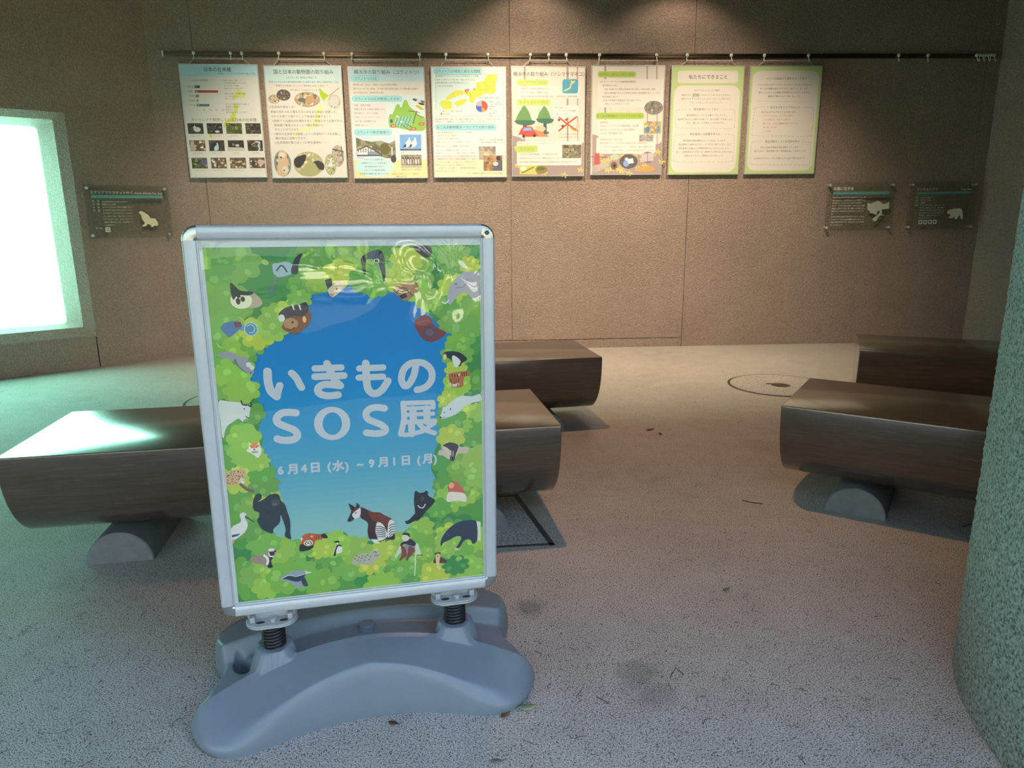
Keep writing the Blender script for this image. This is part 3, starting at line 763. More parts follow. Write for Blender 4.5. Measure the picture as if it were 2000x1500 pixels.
ap('I', [(430,680),(520,640),(620,620),(670,590),(700,540),(780,525),(815,570),(790,640),(740,680),(720,740),(765,800),(700,815),(660,780),(480,740)], (146,132,148)); ap('I', [(690,680),(770,650),(735,720),(762,800),(700,815),(680,770)], (42,48,70)); ast('I', [(640,635),(690,690),(680,760)], 34, (222,224,236)); ae('I', 738, 552, 46, 22, (214,222,230)); ae('I', 745, 606, 40, 30, (48,50,74)); ast('I', [(700,600),(722,645),(770,652)], 16, (222,226,238)); ae('I', 792, 572, 16, 14, (36,44,52))
ap('I', [(870,990),(930,920),(1060,860),(1180,850),(1250,860),(1340,880),(1240,905),(1210,940),(1195,1090),(1100,1095),(1000,1020)], (138,152,190)); ap('I', [(900,970),(1000,930),(1100,945),(1225,910),(1210,950),(1150,1010),(1060,1010),(980,985)], (44,60,94)); ap('I', [(1170,980),(1220,950),(1272,1070),(1230,1080),(1195,1060)], (54,70,104)); ap('I', [(1220,855),(1340,880),(1240,905)], (188,208,214)); ast('I', [(905,962),(1000,924),(1100,938),(1215,905)], 9, (200,210,224))
ap('J', [(300,290),(380,310),(470,350),(560,355),(640,400),(720,440),(770,540),(765,640),(760,720),(660,720),(600,740),(560,750),(430,720),(400,610),(405,500),(340,450),(300,410)], (58,40,52)); ap('J', [(400,330),(470,350),(560,358),(640,402),(712,446),(660,540),(600,500),(520,490),(450,440)], (106,54,50)); ap('J', [(180,320),(220,282),(270,280),(300,300),(210,362),(186,382)], (96,50,50)); ap('J', [(140,230),(212,270),(222,322),(172,320)], (40,38,52)); ap('J', [(252,220),(296,262),(286,302),(245,290)], (60,40,48)); ap('J', [(180,420),(200,370),(272,310),(304,298),(300,400),(240,440)], (206,210,238)); ap('J', [(130,470),(150,420),(185,340),(202,330),(192,400),(222,440),(165,482)], (40,46,66)); ast('J', [(226,368),(252,356)], 10, (36,40,56))
ap('J', [(530,490),(600,510),(650,590),(658,690),(560,740),(530,690),(505,600)], (208,212,238)); ap('J', [(680,500),(720,450),(760,490),(772,560),(762,640),(670,690)], (208,212,238)); ap('J', [(440,715),(540,720),(560,775),(490,770)], (205,212,234))
for k in range(6): ast('J', [(512 + k * 2, 545 + k * 28), (575, 545 + k * 27), (640, 575 + k * 22)], 11, (36,42,66))
for k in range(5): ast('J', [(692, 540 + k * 36), (725, 515 + k * 34), (766, 515 + k * 32)], 11, (36,42,66))
ap('J', [(1030,120),(1040,70),(1070,70),(1090,90),(1160,85),(1185,60),(1215,80),(1220,130),(1310,190),(1270,260),(1200,330),(1110,440),(1070,470),(1040,470),(940,515),(905,475),(950,460),(1030,380),(1040,340),(1025,230)], (36,42,58)); ae('J', 1135, 172, 28, 34, (74,80,92)); ae('J', 1132, 172, 14, 12, (24,28,38)); ast('J', [(1080,265),(1110,290),(1150,290),(1178,245)], 14, WH)
ap('B', [(1295,215),(1320,195),(1345,205),(1370,240),(1376,262),(1330,262),(1300,252)], (186,100,96)); ap('B', [(1295,250),(1330,246),(1375,255),(1379,292),(1340,286),(1290,292)], (214,210,226)); ae('B', 1311, 215, 13, 15, (216,164,152))
ap('J', [(1390,810),(1385,750),(1430,650),(1520,550),(1640,480),(1760,460),(1860,470),(1880,560),(1880,680),(1870,750),(1820,780),(1780,720),(1700,740),(1640,830),(1590,840),(1660,720),(1650,680),(1590,680),(1500,730),(1430,760)], (50,62,96)); ap('J', [(1866,470),(1925,482),(1928,740),(1885,738),(1890,600)], (200,206,232), False); ae('J', 1490, 662, 8, 6, (120,130,150)); ap('J', [(1575,840),(1625,838),(1620,858),(1580,856)], (214,220,232))
ap('J', [(840,800),(862,870),(800,950),(765,960),(810,850)], (192,206,212)); ap('J', [(1040,790),(1080,780),(1122,930),(1070,940),(1050,880)], (192,206,212)); ae('J', 965, 830, 78, 58, (130,130,166)); ap('J', [(850,810),(895,820),(932,920),(885,970),(845,1005),(825,1000),(860,920)], (122,70,82)); ap('J', [(960,810),(1034,850),(1022,900),(955,970),(940,1005),(922,1000),(935,930)], (122,70,82)); ap('J', [(850,770),(920,740),(980,710),(1050,770),(1022,810),(900,780),(848,815)], (44,52,78)); ae('J', 915, 692, 54, 58, (202,208,208)); ap('J', [(862,655),(900,630),(960,640),(972,692),(930,662)], (38,46,60)); ast('J', [(1045,900),(1040,1100),(1035,1205)], 18, (190,214,192)); ast('J', [(1070,930),(1110,932),(1140,930)], 12, (40,46,60))
ap('J', [(200,1060),(220,960),(300,910),(420,900),(480,870),(560,870),(567,930),(520,1000),(460,1050),(420,1060),(300,1060)], (168,172,178))
for x, y in ((230,980),(262,1000),(285,960),(320,975),(330,940),(370,955),(400,930),(420,990),(300,1010),(440,950),(360,1000),(250,940)): ae('J', x, y, 14, 8, (112,108,124))
ast('J', [(480,900),(500,880),(520,905)], 9, (84,76,90)); ast('J', [(490,930),(520,940),(545,925)], 8, (84,76,90))
ap('J', [(1285,1035),(1310,960),(1306,905),(1340,898),(1382,898),(1385,950),(1440,980),(1466,1032),(1370,1036)], (84,60,66)); ap('J', [(1318,925),(1382,925),(1366,1030),(1382,1132),(1340,1110),(1325,1030)], (212,192,164)); ae('J', 1345, 950, 12, 10, (150,120,100))
ap('D', [(125,320),(190,270),(290,235),(350,290),(360,400),(367,480),(350,557),(330,480),(300,390),(290,345),(180,335),(172,470),(150,470),(130,380)], (40,56,82)); ae('D', 278, 348, 26, 20, (188,204,220)); ae('D', 278, 348, 17, 12, (44,60,84))
ap('A', [(905,392),(945,378),(952,430),(922,446)], (50,60,82)); ap('A', [(930,440),(1012,396),(1014,440),(962,492),(935,482)], (206,190,188)); ae('A', 978, 446, 6, 7, (70,60,66)); ap('A', [(932,470),(965,478),(945,494)], (170,120,112), False)
ap('D', [(970,700),(990,600),(1060,510),(1130,455),(1290,455),(1288,700),(1240,740),(1180,680),(1130,650),(1060,700),(1000,780),(975,760)], (162,166,198), False); ast('D', [(918,750),(950,762),(982,735)], 14, (206,220,220)); ae('D', 1055, 575, 16, 12, (130,136,170)); ast('D', [(1050,610),(1120,605),(1160,560),(1170,520)], 8, (128,134,168)); ap('D', [(1075,345),(1120,352),(1168,412),(1158,428),(1110,402),(1084,372)], (214,226,232))
ap('D', [(645,950),(720,880),(800,900),(850,990),(960,1050),(880,1120),(800,1140),(730,1110),(680,1040)], (116,62,78)); ae('D', 795, 1050, 70, 54, (84,72,104)); ae('D', 798, 1050, 40, 32, (104,90,122)); ast('D', [(680,960),(760,930),(820,960)], 14, (140,76,82))
ap('D', [(925,1270),(960,1235),(1080,1240),(1165,1305),(1110,1350),(1100,1375),(1040,1380),(1010,1320),(960,1290)], (44,52,76)); ap('D', [(1015,1290),(1040,1275),(1100,1330),(1062,1390),(1030,1360)], (206,216,236)); ae('D', 945, 1286, 18, 28, (220,190,152))
ap('F', [(1575,350),(1600,330),(1720,310),(1838,305),(1840,360),(1780,380),(1762,500),(1680,515),(1610,510),(1585,440)], (168,106,86)); ae('F', 1650, 470, 66, 36, (206,196,200)); ae('F', 1652, 430, 46, 42, (158,92,74)); ap('F', [(1700,340),(1726,330),(1716,372)], (214,206,208))
for x in (1620, 1655, 1690): ast('F', [(x, 345), (x + 6, 380)], 10, (50,42,52))
for x in (1745, 1775, 1805): ast('F', [(x, 312), (x + 8, 362)], 10, (70,50,52))
ast('F', [(1595,400),(1610,440),(1620,490)], 9, (50,42,52)); ast('F', [(1712,400),(1700,450),(1690,495)], 9, (50,42,52))
ap('F', [(1460,905),(1490,830),(1500,765),(1540,765),(1640,680),(1750,625),(1880,630),(1990,600),(1995,690),(1900,710),(1820,750),(1780,760),(1720,830),(1640,880),(1560,905),(1500,925)], (196,206,236)); ae('F', 1472, 905, 15, 12, (34,46,66)); ae('F', 1522, 842, 8, 8, (34,46,66)); ae('F', 1600, 797, 9, 14, (52,62,84)); ast('F', [(1490,915),(1525,898)], 7, (60,70,92))
ap('F', [(1430,1360),(1480,1320),(1510,1270),(1590,1230),(1700,1270),(1740,1290),(1830,1290),(1820,1370),(1700,1380),(1650,1460),(1560,1440),(1500,1400),(1460,1400)], (188,182,186)); ap('F', [(1500,1272),(1590,1230),(1705,1270),(1670,1380),(1650,1466),(1595,1460),(1602,1350),(1545,1292)], (64,60,80))
for k in range(4): ast('F', [(1545 + k * 30, 1310 + k * 12), (1560 + k * 24, 1370 + k * 14)], 9, (206,206,214))
ae('F', 1440, 1360, 9, 7, (50,48,58)); ae('F', 1486, 1328, 8, 6, (60,56,60))
ap('D', [(440,640),(470,590),(560,570),(660,550),(690,620),(640,690),(560,740),(500,700)], (152,116,96)); ast('D', [(445,610),(520,660),(600,640)], 9, (215,215,214)); ast('D', [(470,660),(540,610),(630,690)], 9, (60,60,74)); ap('D', [(500,690),(560,660),(580,700),(520,722)], (60,54,66))
ap('D', [(648,205),(805,205),(812,290),(760,320),(700,282),(660,250)], (62,68,84))

LET = (178, 190, 226)
def letter(f, pts, w): ast(f, pts, w, LET)
letter('E', [(815,308),(818,400),(830,480),(862,565),(935,632)], 100); letter('E', [(935,632),(950,570),(975,490)], 88); letter('E', [(1130,330),(1190,390),(1232,470),(1258,515)], 88)
letter('E', [(1432,268),(1778,255)], 80); letter('E', [(1432,376),(1812,360)], 86); letter('E', [(1590,205),(1640,320),(1700,425),(1765,492)], 92); letter('E', [(1745,492),(1650,478),(1545,480),(1480,520),(1474,570),(1520,608),(1610,625),(1735,612)], 92)
letter('F', [(497,200),(500,300),(506,420),(525,530),(580,590),(645,590),(705,550),(750,490),(785,430)], 94); letter('F', [(412,268),(722,255)], 80); letter('F', [(405,388),(720,374)], 80)
letter('F', [(1148,235),(1132,330),(1095,420),(1045,488),(1000,495)], 88); letter('F', [(1000,495),(968,440),(962,380),(990,285),(1060,212),(1150,190),(1250,200),(1330,260),(1362,340),(1348,430),(1290,500),(1225,533),(1165,546)], 88)
letter('E', [(1185,848),(1100,840),(1000,852),(935,915),(955,980),(1060,1030),(1160,1070),(1205,1130),(1175,1185),(1080,1205),(990,1200),(942,1185)], 92)
SHEET.up(); no = 48
Oo = tr('E', [(1658 + 237 * math.cos(2*PI*i/no), 985 + 217 * math.sin(2*PI*i/no)) for i in range(no)]); Oi = tr('E', [(1660 + 127 * math.cos(2*PI*i/no), 988 + 147 * math.sin(2*PI*i/no)) for i in range(no)])
for i in range(no): SHEET.poly([Oo[i], Oo[(i+1) % no], Oi[(i+1) % no], Oi[i]], K(*LET), False)
letter('F', [(740,788),(650,775),(560,790),(500,850),(525,925),(620,970),(712,1010),(755,1065),(720,1105),(620,1118),(560,1112),(505,1105)], 88)
for pts, w in (([(985,722),(1372,708)], 62), ([(1372,708),(1376,775)], 62), ([(990,790),(1372,775)], 52), ([(985,722),(996,900),(980,1010),(955,1120)], 76), ([(1010,872),(1375,855)], 56), ([(1010,968),(1400,950)], 62), ([(1112,800),(1118,960)], 92), ([(1290,790),(1296,960)], 92),
               ([(1092,980),(1098,1120)], 88), ([(1000,1135),(1100,1120),(1240,1085)], 62), ([(1190,985),(1270,1065),(1395,1108)], 66), ([(1390,985),(1290,1045)], 56)):
    SHEET.stroke(tr('F', pts), zs('F', w), K(*LET))
# date line, glyph groups set along its own baseline
def dline(px0, px1, py, body, bold):
    a, b = SP(px0, py); a2, _ = SP(px1, py); SHEET.text(a, a2, b, body, K(*LET), bold, .026, 'mid')
for px0, px1, py, body in ((540.5, 555.5, 919.5, '6'), (561, 581, 918, '月'), (585.5, 601.5, 916, '4'), (606, 625.5, 914.5, '日'), (638.5, 647.5, 911.5, '('), (649, 672, 911.5, '水'), (673, 681.5, 911, ')'), (693, 714, 907.5, '~'), (718.5, 733.5, 906, '9'), (738, 758, 904, '月'), (765.5, 774.5, 902, '1'), (784, 802, 900.5, '日'), (814, 822.5, 899, '('), (824.5, 844.5, 897.5, '月'), (846, 854.5, 896.5, ')')):
    dline(px0, px1, py, body, .034)

# moulded water-fill base, one hollow plastic body
half = [(0, -.112), (.08, -.117), (.16, -.135), (.24, -.163), (.30, -.174), (.35, -.155), (.385, -.112), (.402, -.062), (.388, -.012), (.370, .030), (.357, .062), (.358, .098), (.374, .128), (.386, .165), (.372, .205), (.33, .232), (.25, .238), (.15, .232), (0, .222)]
outl = half + [(-x, y) for x, y in half[-2:0:-1]]
OUT = catmull(outl, 8, True); KO = len(OUT); BC = (0.0, .035)
def sstep(a, b, x):
    t = max(0, min(1, (x - a) / (b - a))); return t * t * (3 - 2 * t)
def base_h(u, v):
    vf = .002 - .52 * u * u                       # crest of the front lobe
    vr = .128 - .12 * u * u                       # front edge of the rear bar
    hf = .152 - .50 * u * u
    # upper face of the front lobe falls towards the front, more so at the ends
    hf -= max(0, vf - v) * (.16 + 1.3 * abs(u))
    hp = .112 - .45 * u * u
    hr = .142 - .34 * u * u
    kf = sstep(-.006, .014, v - vf); kr = sstep(-.022, .006, v - vr)
    h = hf * (1 - kf) + (hp * (1 - kr) + hr * kr) * kf
    for s_ in (-1, 1):                            # spring collars
        d = math.hypot(u - s_ * .215, v)
        col = .158 if d < .041 else .158 - (d - .041) * 3.0
        if d < .040: col -= .0
        if d < .075 and v > vf - .02: h = max(h, col - .004 * sstep(.045, .036, d) * 0)
    d = math.hypot(u / 1.0, v - .085)             # filler cap
    if d < .021: h = max(h, .123)
    e = ((u + .304) * .94 + (v - .066) * .34) / .0165, (-(u + .304) * .34 + (v - .066) * .94) / .040
    q = math.hypot(*e)                            # carrying slot at the left end
    h = h + (.012 - h) * (1 - sstep(.75, 1.15, q))
    return h
def seg_dist(p):
    best = 9
    for i in range(0, KO):
        a, b = OUT[i], OUT[(i + 1) % KO]
        dx, dy = b[0] - a[0], b[1] - a[1]; L2 = dx * dx + dy * dy
        t = max(0, min(1, ((p[0] - a[0]) * dx + (p[1] - a[1]) * dy) / L2)) if L2 > 0 else 0
        d = math.hypot(p[0] - a[0] - dx * t, p[1] - a[1] - dy * t)
        if d < best: best = d
    return best
OA = np.array(OUT); OBv = np.roll(OA, -1, 0); OD = OBv - OA; OL2 = np.maximum((OD ** 2).sum(1), 1e-12)
def edge_dist(P):
    out = np.empty(len(P))
    for i, p in enumerate(P):
        w = p - OA; t = np.clip((w * OD).sum(1) / OL2, 0, 1); out[i] = np.sqrt((((w - OD * t[:, None])) ** 2).sum(1).min())
    return out
NR = 64; m = MB(); KK = KO * 2
ring_pts = [OUT[i // 2] if i % 2 == 0 else tuple((OA[i // 2] + OBv[i // 2]) / 2) for i in range(KK)]
svals = [0.02 + .98 * (1 - (1 - j / NR) ** 1.0) for j in range(NR + 1)]
grid = []
for j, s_ in enumerate(svals): grid.append([(BC[0] + (x - BC[0]) * s_, BC[1] + (y - BC[1]) * s_) for x, y in ring_pts])
ED = edge_dist(np.array([p for r in grid for p in r])).reshape(NR + 1, KK)
rings = []
for j in range(NR + 1):
    r = []
    for i in range(KK):
        u, v = grid[j][i]; e = ED[j][i]; h = base_h(u, v)
        end = sstep(.16, .36, abs(u))
        front = sstep(.02, -.06, v)
        rad = .016 + .026 * end * front
        t = min(1, e / rad)
        low = .020
        f = (1 - (1 - t) ** 2.2) ** (1 / 2.0)
        r.append((u, v, low + (max(h, low) - low) * f))
    rings.append(r)
rings.append([(BC[0] + (x - BC[0]) * .996, BC[1] + (y - BC[1]) * .996, .010) for x, y in ring_pts])
rings.append([(BC[0] + (x - BC[0]) * .985, BC[1] + (y - BC[1]) * .985, .0) for x, y in ring_pts])
m.rings(rings, True, True, True)
base = m.build('base', BASEP, stand, smooth=True, auto=70)
m = MB(); m.lathe([(.0195, 0), (.0195, .003), (.0185, .0045), (.004, .005)], 24, (0, .085, .1225)); m.build('filler_cap', BASEP, base, smooth=True, auto=40)

for s_ in (-1, 1):
    ub = s_ * .215
    m = MB(); pts = []; turns = 9.5
    for i in range(int(turns * 18) + 1):
        a = 2 * PI * i / 18; pts.append((ub + .0235 * math.cos(a), .0235 * math.sin(a) , .142 + .078 * i / (turns * 18)))
    m.tube(pts, .0040, 6); sp = m.build('spring', BLACKM, stand, smooth=True)
    m = MB(); m.lathe([(.0205, .13), (.0205, .226)], 20, (ub, 0, 0)); m.build('core', BLACKM, sp, smooth=True, auto=40)
    # bracket under the frame: two rounded plates with slots and a bolt
    m = MB()
    def cap_plate(z0, z1, hl, hw, yc=0.0, n=10):
        q = [(ub + (hl - hw) * 1 + hw * math.cos(a), yc + hw * math.sin(a)) for a in [(-PI/2 + PI * i / n) for i in range(n + 1)]] + [(ub - (hl - hw) + hw * math.cos(a), yc + hw * math.sin(a)) for a in [(PI/2 + PI * i / n) for i in range(n + 1)]]
        m.rings([[(x, y, z0) for x, y in q], [(x, y, z1) for x, y in q]])
    cap_plate(.2175, .2225, .058, .036); cap_plate(.2232, .2262, .058, .036); cap_plate(.2262, .2392, .056, .012, .012)
    for dx in (-.042, .042): m.box(ub + dx - .006, ub + dx + .006, -.016, .006, .2262, .2392)
    br = m.build('bracket', BRACK, stand); bevel_mod(br, .0012)
    m = MB(); m.lathe([(.0085, .2262), (.0085, .2325), (.0065, .2340), (.001, .2342)], 6, (ub + .004, -.016, 0)); m.build('bolt', BRACK, br)
    for dx in (-.024, .028):
        m = MB(); q = [(ub + dx + .010 * math.cos(2*PI*i/16), -.0165 + .0055 * math.sin(2*PI*i/16)) for i in range(16)]
        m.rings([[(x, y, .2258) for x, y in q], [(x, y, .2266) for x, y in q]]); m.build('slot', DARK, br)

# ------------------------------------------------------------------ picture rail and hooks
def on_wall(px, py, off_):
    d = ray(px, py); t = 6.0
    for _ in range(20):
        P = C_O + d * t; t += (yw(P.x) - off_ - P.y) / d.y
    return C_O + d * t
RZ = 2.415
rail_o = empty('picture_rail', (0, yw(0), RZ)); tag(rail_o, 'long bronze metal picture rail running across the back wall', 'picture rail')
def rail_child(name, mb, mat, parent=None, **kw):
    o = mb.build(name, mat, parent or rail_o, **kw); 
    if parent is None: o.matrix_parent_inverse = Matrix.Translation(-Vector(rail_o.location))
    return o
m = MB(); x0, x1 = -2.70, 4.05
rp = [(.0, -.017), (.016, -.017), (.018, -.014), (.018, -.005), (.012, -.004), (.012, .004), (.018, .005), (.018, .014), (.016, .017), (.0, .017)]
xs = [x0 + (x1 - x0) * i / 30 for i in range(31)]
m.rings([[(x, yw(x) - o_, RZ + z) for o_, z in rp] for x in xs]); rail_child('track', m, RAILM)
m = MB(); m.box(x0 - .012, x0, yw(x0) - .022, yw(x0), RZ - .020, RZ + .020); rail_child('end_cap', m, WHITEP)

hook_src = None
def hook(px, label, swing=0.0):
    global hook_src
    P = on_wall(px, 107, .02)
    if hook_src is None:
        r = empty('picture_hook', (0, 0, 0))
        m = MB(); m.lathe([(.002, -.014), (.009, -.011), (.0135, -.004), (.0140, .001), (.011, .009), (.005, .0132), (.001, .014)], 14); k = m.build('knob', WHITEP, r, smooth=True)
        m = MB(); m.tube([(0, 0, -.010), (0, -.001, -.026), (0, -.003, -.040), (0, -.008, -.048), (0, -.015, -.047), (0, -.018, -.040)], .0042, 7); m.build('hook_stem', WHITEP, r, smooth=True)
        hook_src = r
    else:
        r = hook_src.copy(); COL.objects.link(r)
        for ch in list(hook_src.children):
            c = ch.copy(); COL.objects.link(c); c.parent = r
    r.location = (P.x, yw(P.x) - .026, RZ + .003); r.rotation_euler = (0, swing, wyaw(P.x))
    tag(r, label, 'hook', 'white hooks on the picture rail'); return r

# ------------------------------------------------------------------ eight hanging panels
PAPER = lin((226, 212, 192))
def C(r, g, b):
    c = lin((r, g, b)); return tuple(min(.85, .72 * x / w) for x, w in zip(c, PAPER))
INK = (.06, .055, .05); INK2 = (.13, .115, .105); INK3 = (.20, .18, .165); REDI = (.62, .16, .10)
PWID, PHEI = .608, .860
pxs = [-2.2891, -1.6402, -.9842, -.3276, .3207, .9768, 1.6382, 2.2938]
pzs = [1.9076, 1.9011, 1.895, 1.8983, 1.9034, 1.9112, 1.9085, 1.9086]
class Sheet:
    def __init__(s, i, quad, label, ox, oy):
        s.i = i; s.H = homography(quad, [(0, 0), (PWID, 0), (PWID, PHEI), (0, PHEI)])
        x = pxs[i]; s.root = empty('hanging_poster', (x, yw(x) - .030, pzs[i] - PHEI / 2), wyaw(x))
        tag(s.root, label, 'poster', 'posters hanging from the picture rail')
        m = MB(); m.box(-PWID/2, PWID/2, 0, .014, 0, PHEI); m.build('panel', BOARD, s.root)
        m = MB(); w = .007
        for a in ((-PWID/2, PWID/2, 0, w), (-PWID/2, PWID/2, PHEI - w, PHEI), (-PWID/2, -PWID/2 + w, w, PHEI - w), (PWID/2 - w, PWID/2, w, PHEI - w)):
            m.box(a[0], a[1], -.0022, .002, a[2], a[3])
        m.build('edge_frame', ALU, s.root)
        s.art = Art(lambda a, b, k: (a - PWID/2, -.0002 - k, PHEI - b), 1.6e-5)
        s.r(None, 0, 0, 0, 0, (.72, .715, .70))
        s.sx = PWID / (quad[1][0] - quad[0][0])
    def r(s, _, x0, y0, x1, y1, col):
        if _ is None: q = [(.002, .002), (PWID - .002, .002), (PWID - .002, PHEI - .002), (.002, PHEI - .002)]
        else: q = [s.H(*p) for p in ((x0, y0), (x1, y0), (x1, y1), (x0, y1))]
        s.art.poly(s.cl(q), col)
    def cl(s, q): return [(max(.003, min(PWID - .003, x)), max(.003, min(PHEI - .003, y))) for x, y in q]
    def rect(s, x0, y0, x1, y1, col): s.r(1, x0, y0, x1, y1, col)
    def rr(s, x0, y0, x1, y1, rad, col):
        a, b = s.H(x0, y0); c, d = s.H(x1, y1); rad *= s.sx
        s.art.poly(s.cl([(p, q) for p, q in rrect(a, c, b, d, min(rad, abs(d - b) / 2.01))]), col)
    def e(s, x, y, rx, ry, col, rot=0.0, n=22):
        a, b = s.H(x, y); s.art.ell(a, b, rx * s.sx, ry * s.sx, col, rot, n)
    def p(s, pts, col, sm=False):
        q = [s.H(*p) for p in pts]; s.art.poly(s.cl(catmull(q, 4, True) if sm else q), col)
    def st(s, pts, w, col, sm=True): s.art.stroke([s.H(*p) for p in pts], w * s.sx, col, sm)
    def t(s, x0, x1, y, body, col=INK2, bold=0.0, align='fit'):
        a, b = s.H(x0, y); c, _ = s.H(x1, y); s.art.text(max(.006, a), min(PWID - .006, c), b, body, col, bold, .0165 if col == INK3 else .07, align)
    def photo(s, x0, y0, x1, y1, seed, pal, nx=7, ny=5, oval=False):
        g = random.Random(seed); a, b = s.H(x0, y0); c, d = s.H(x1, y1); s.art.up()
        if oval:
            cx, cy, rx, ry = (a + c) / 2, (b + d) / 2, (c - a) / 2, (d - b) / 2
            s.art.ell(cx, cy, rx, ry, pal[0], 0, 26, False); s.art.up()
            for _ in range(nx * ny):
                t, q = g.uniform(0, 6.28), math.sqrt(g.random()) * .82
                s.art.ell(cx + rx * q * math.cos(t), cy + ry * q * math.sin(t), rx * g.uniform(.08, .17), ry * g.uniform(.07, .15), jcol(g, g.choice(pal)), g.uniform(0, 3), 7)
            return (cx, cy, rx, ry)
        for i in range(nx):
            for j in range(ny):
                s.art.poly([(a + (c-a)*i/nx, b + (d-b)*j/ny), (a + (c-a)*(i+1)/nx, b + (d-b)*j/ny), (a + (c-a)*(i+1)/nx, b + (d-b)*(j+1)/ny), (a + (c-a)*i/nx, b + (d-b)*(j+1)/ny)], jcol(g, pal[0]), False)
        s.art.up()
        for _ in range(nx * 3):
            rx, ry = (c - a) * g.uniform(.04, .11), (d - b) * g.uniform(.05, .13)
            s.art.ell(g.uniform(a + rx, c - rx), g.uniform(b + ry, d - ry), rx, ry, jcol(g, g.choice(pal)), 0, 8)
    def done(s, hooks, at):
        s.art_name = s.art; SHEETS.append(s)
        x = pxs[s.i]; yaw = wyaw(x); R = Matrix.Rotation(-yaw, 3, 'Z')
        def loc(P): return R @ (Vector(P) - Vector(s.root.location))
        hp_ = [on_wall(h, 107, .02) for h in hooks]
        A = on_wall(at[0], 126, .03); B = on_wall(at[1], 126, .03)
        pts = [loc((A.x, yw(A.x) - .014, pzs[s.i] + PHEI/2 - .03)), loc((A.x, yw(A.x) - .014, pzs[s.i] + PHEI/2))]
        for h in (hp_[0], hp_[-1]): pts.append(loc((h.x, yw(h.x) - .036, RZ - .0405)))
        pts += [loc((B.x, yw(B.x) - .014, pzs[s.i] + PHEI/2)), loc((B.x, yw(B.x) - .014, pzs[s.i] + PHEI/2 - .03))]
        m = MB(); m.tube(pts, .0030, 6); m.build('cord', CORDM, s.root, smooth=True)
def jcol(g, c, a=.35): 
    k = 1 + g.uniform(-a, a); return tuple(max(0, min(.9, x * k * (1 + g.uniform(-.1, .1)))) for x in c)
SHEETS = []
DARKP = [(.06, .055, .05), (.10, .09, .07), (.20, .17, .14), (.04, .04, .035)]
GREENP = [(.10, .13, .05), (.20, .25, .08), (.30, .28, .2), (.05, .06, .03)]
EARTHP = [(.42, .34, .24), (.62, .52, .38), (.16, .11, .08), (.74, .68, .6)]
CY = C(200, 220, 215); CY2 = C(165, 213, 222); CYL = C(214, 226, 222)

# 1 native species
s = Sheet(0, [(148, 240), (980, 240), (1075, 1425), (270, 1425)], 'hanging poster with a bar chart and twelve small animal photos, leftmost on the rail', 320, 80)
s.rect(150, 245, 985, 368, C(190, 212, 208))
YE = (.66, .70, .12)
s.p([(765, 480), (800, 520), (855, 545), (830, 590), (760, 595), (720, 600), (712, 570), (755, 540)], C(214, 208, 110)); s.p([(720, 655), (765, 650), (772, 720), (745, 760), (750, 800), (745, 845), (690, 850), (640, 870), (635, 910), (620, 905), (622, 850), (690, 800), (700, 760), (735, 720)], C(205, 205, 90)); s.p([(465, 975), (495, 965), (495, 1005), (470, 1005)], C(210, 205, 60))
s.t(418, 700, 298, '日本の在来種', INK2, .006); s.t(560, 955, 340, '環境省レッドリスト及び国内希少種より作成', INK3)
s.t(305, 485, 411, '日本の在来種数', INK3)
for y, x0_, x1_, c, nm in ((478, 318, 372, C(70, 62, 56), '哺乳類'), (527, 322, 564, C(178, 80, 62), '鳥類'), (575, 330, 360, C(80, 84, 70), '爬虫類'), (622, 336, 362, C(140, 170, 90), '両生類'), (670, 338, 472, C(106, 118, 118), '淡水魚類')):
    s.rect(x0_, y - 13, x1_, y + 13, c); s.t(x0_ - 70, x0_ - 12, y, nm, INK3); s.t(x0_ + 8, x0_ + 26, y, '98', (.8, .8, .78))
for k, q in enumerate(('0', '200', '400', '600', '800')): s.t(338 + k * 66, 338 + k * 66 + (8 if k == 0 else 26), 718, q, INK3)
for k, q in enumerate(('日本には約９万種', 'の生き物が確認されています', 'そのうち多くの種が', '絶滅のおそれがあります', '', '開発や乱獲、外来種の影響', 'により数を減らし', '続けています', '', '守るための取り組みが必要です', '動物園でも繁殖や', '調査を行い', '種の保存に協力しています')):
    if q: s.t(622 + k * 2, 622 + k * 2 + 18 * len(q), 412 + k * 27.5, q, INK3)
s.t(276, 965, 823, 'ズーラシアで飼育している日本の在来種', INK2)
cols_x = [(238, 415), (440, 615), (640, 820), (845, 1018)]
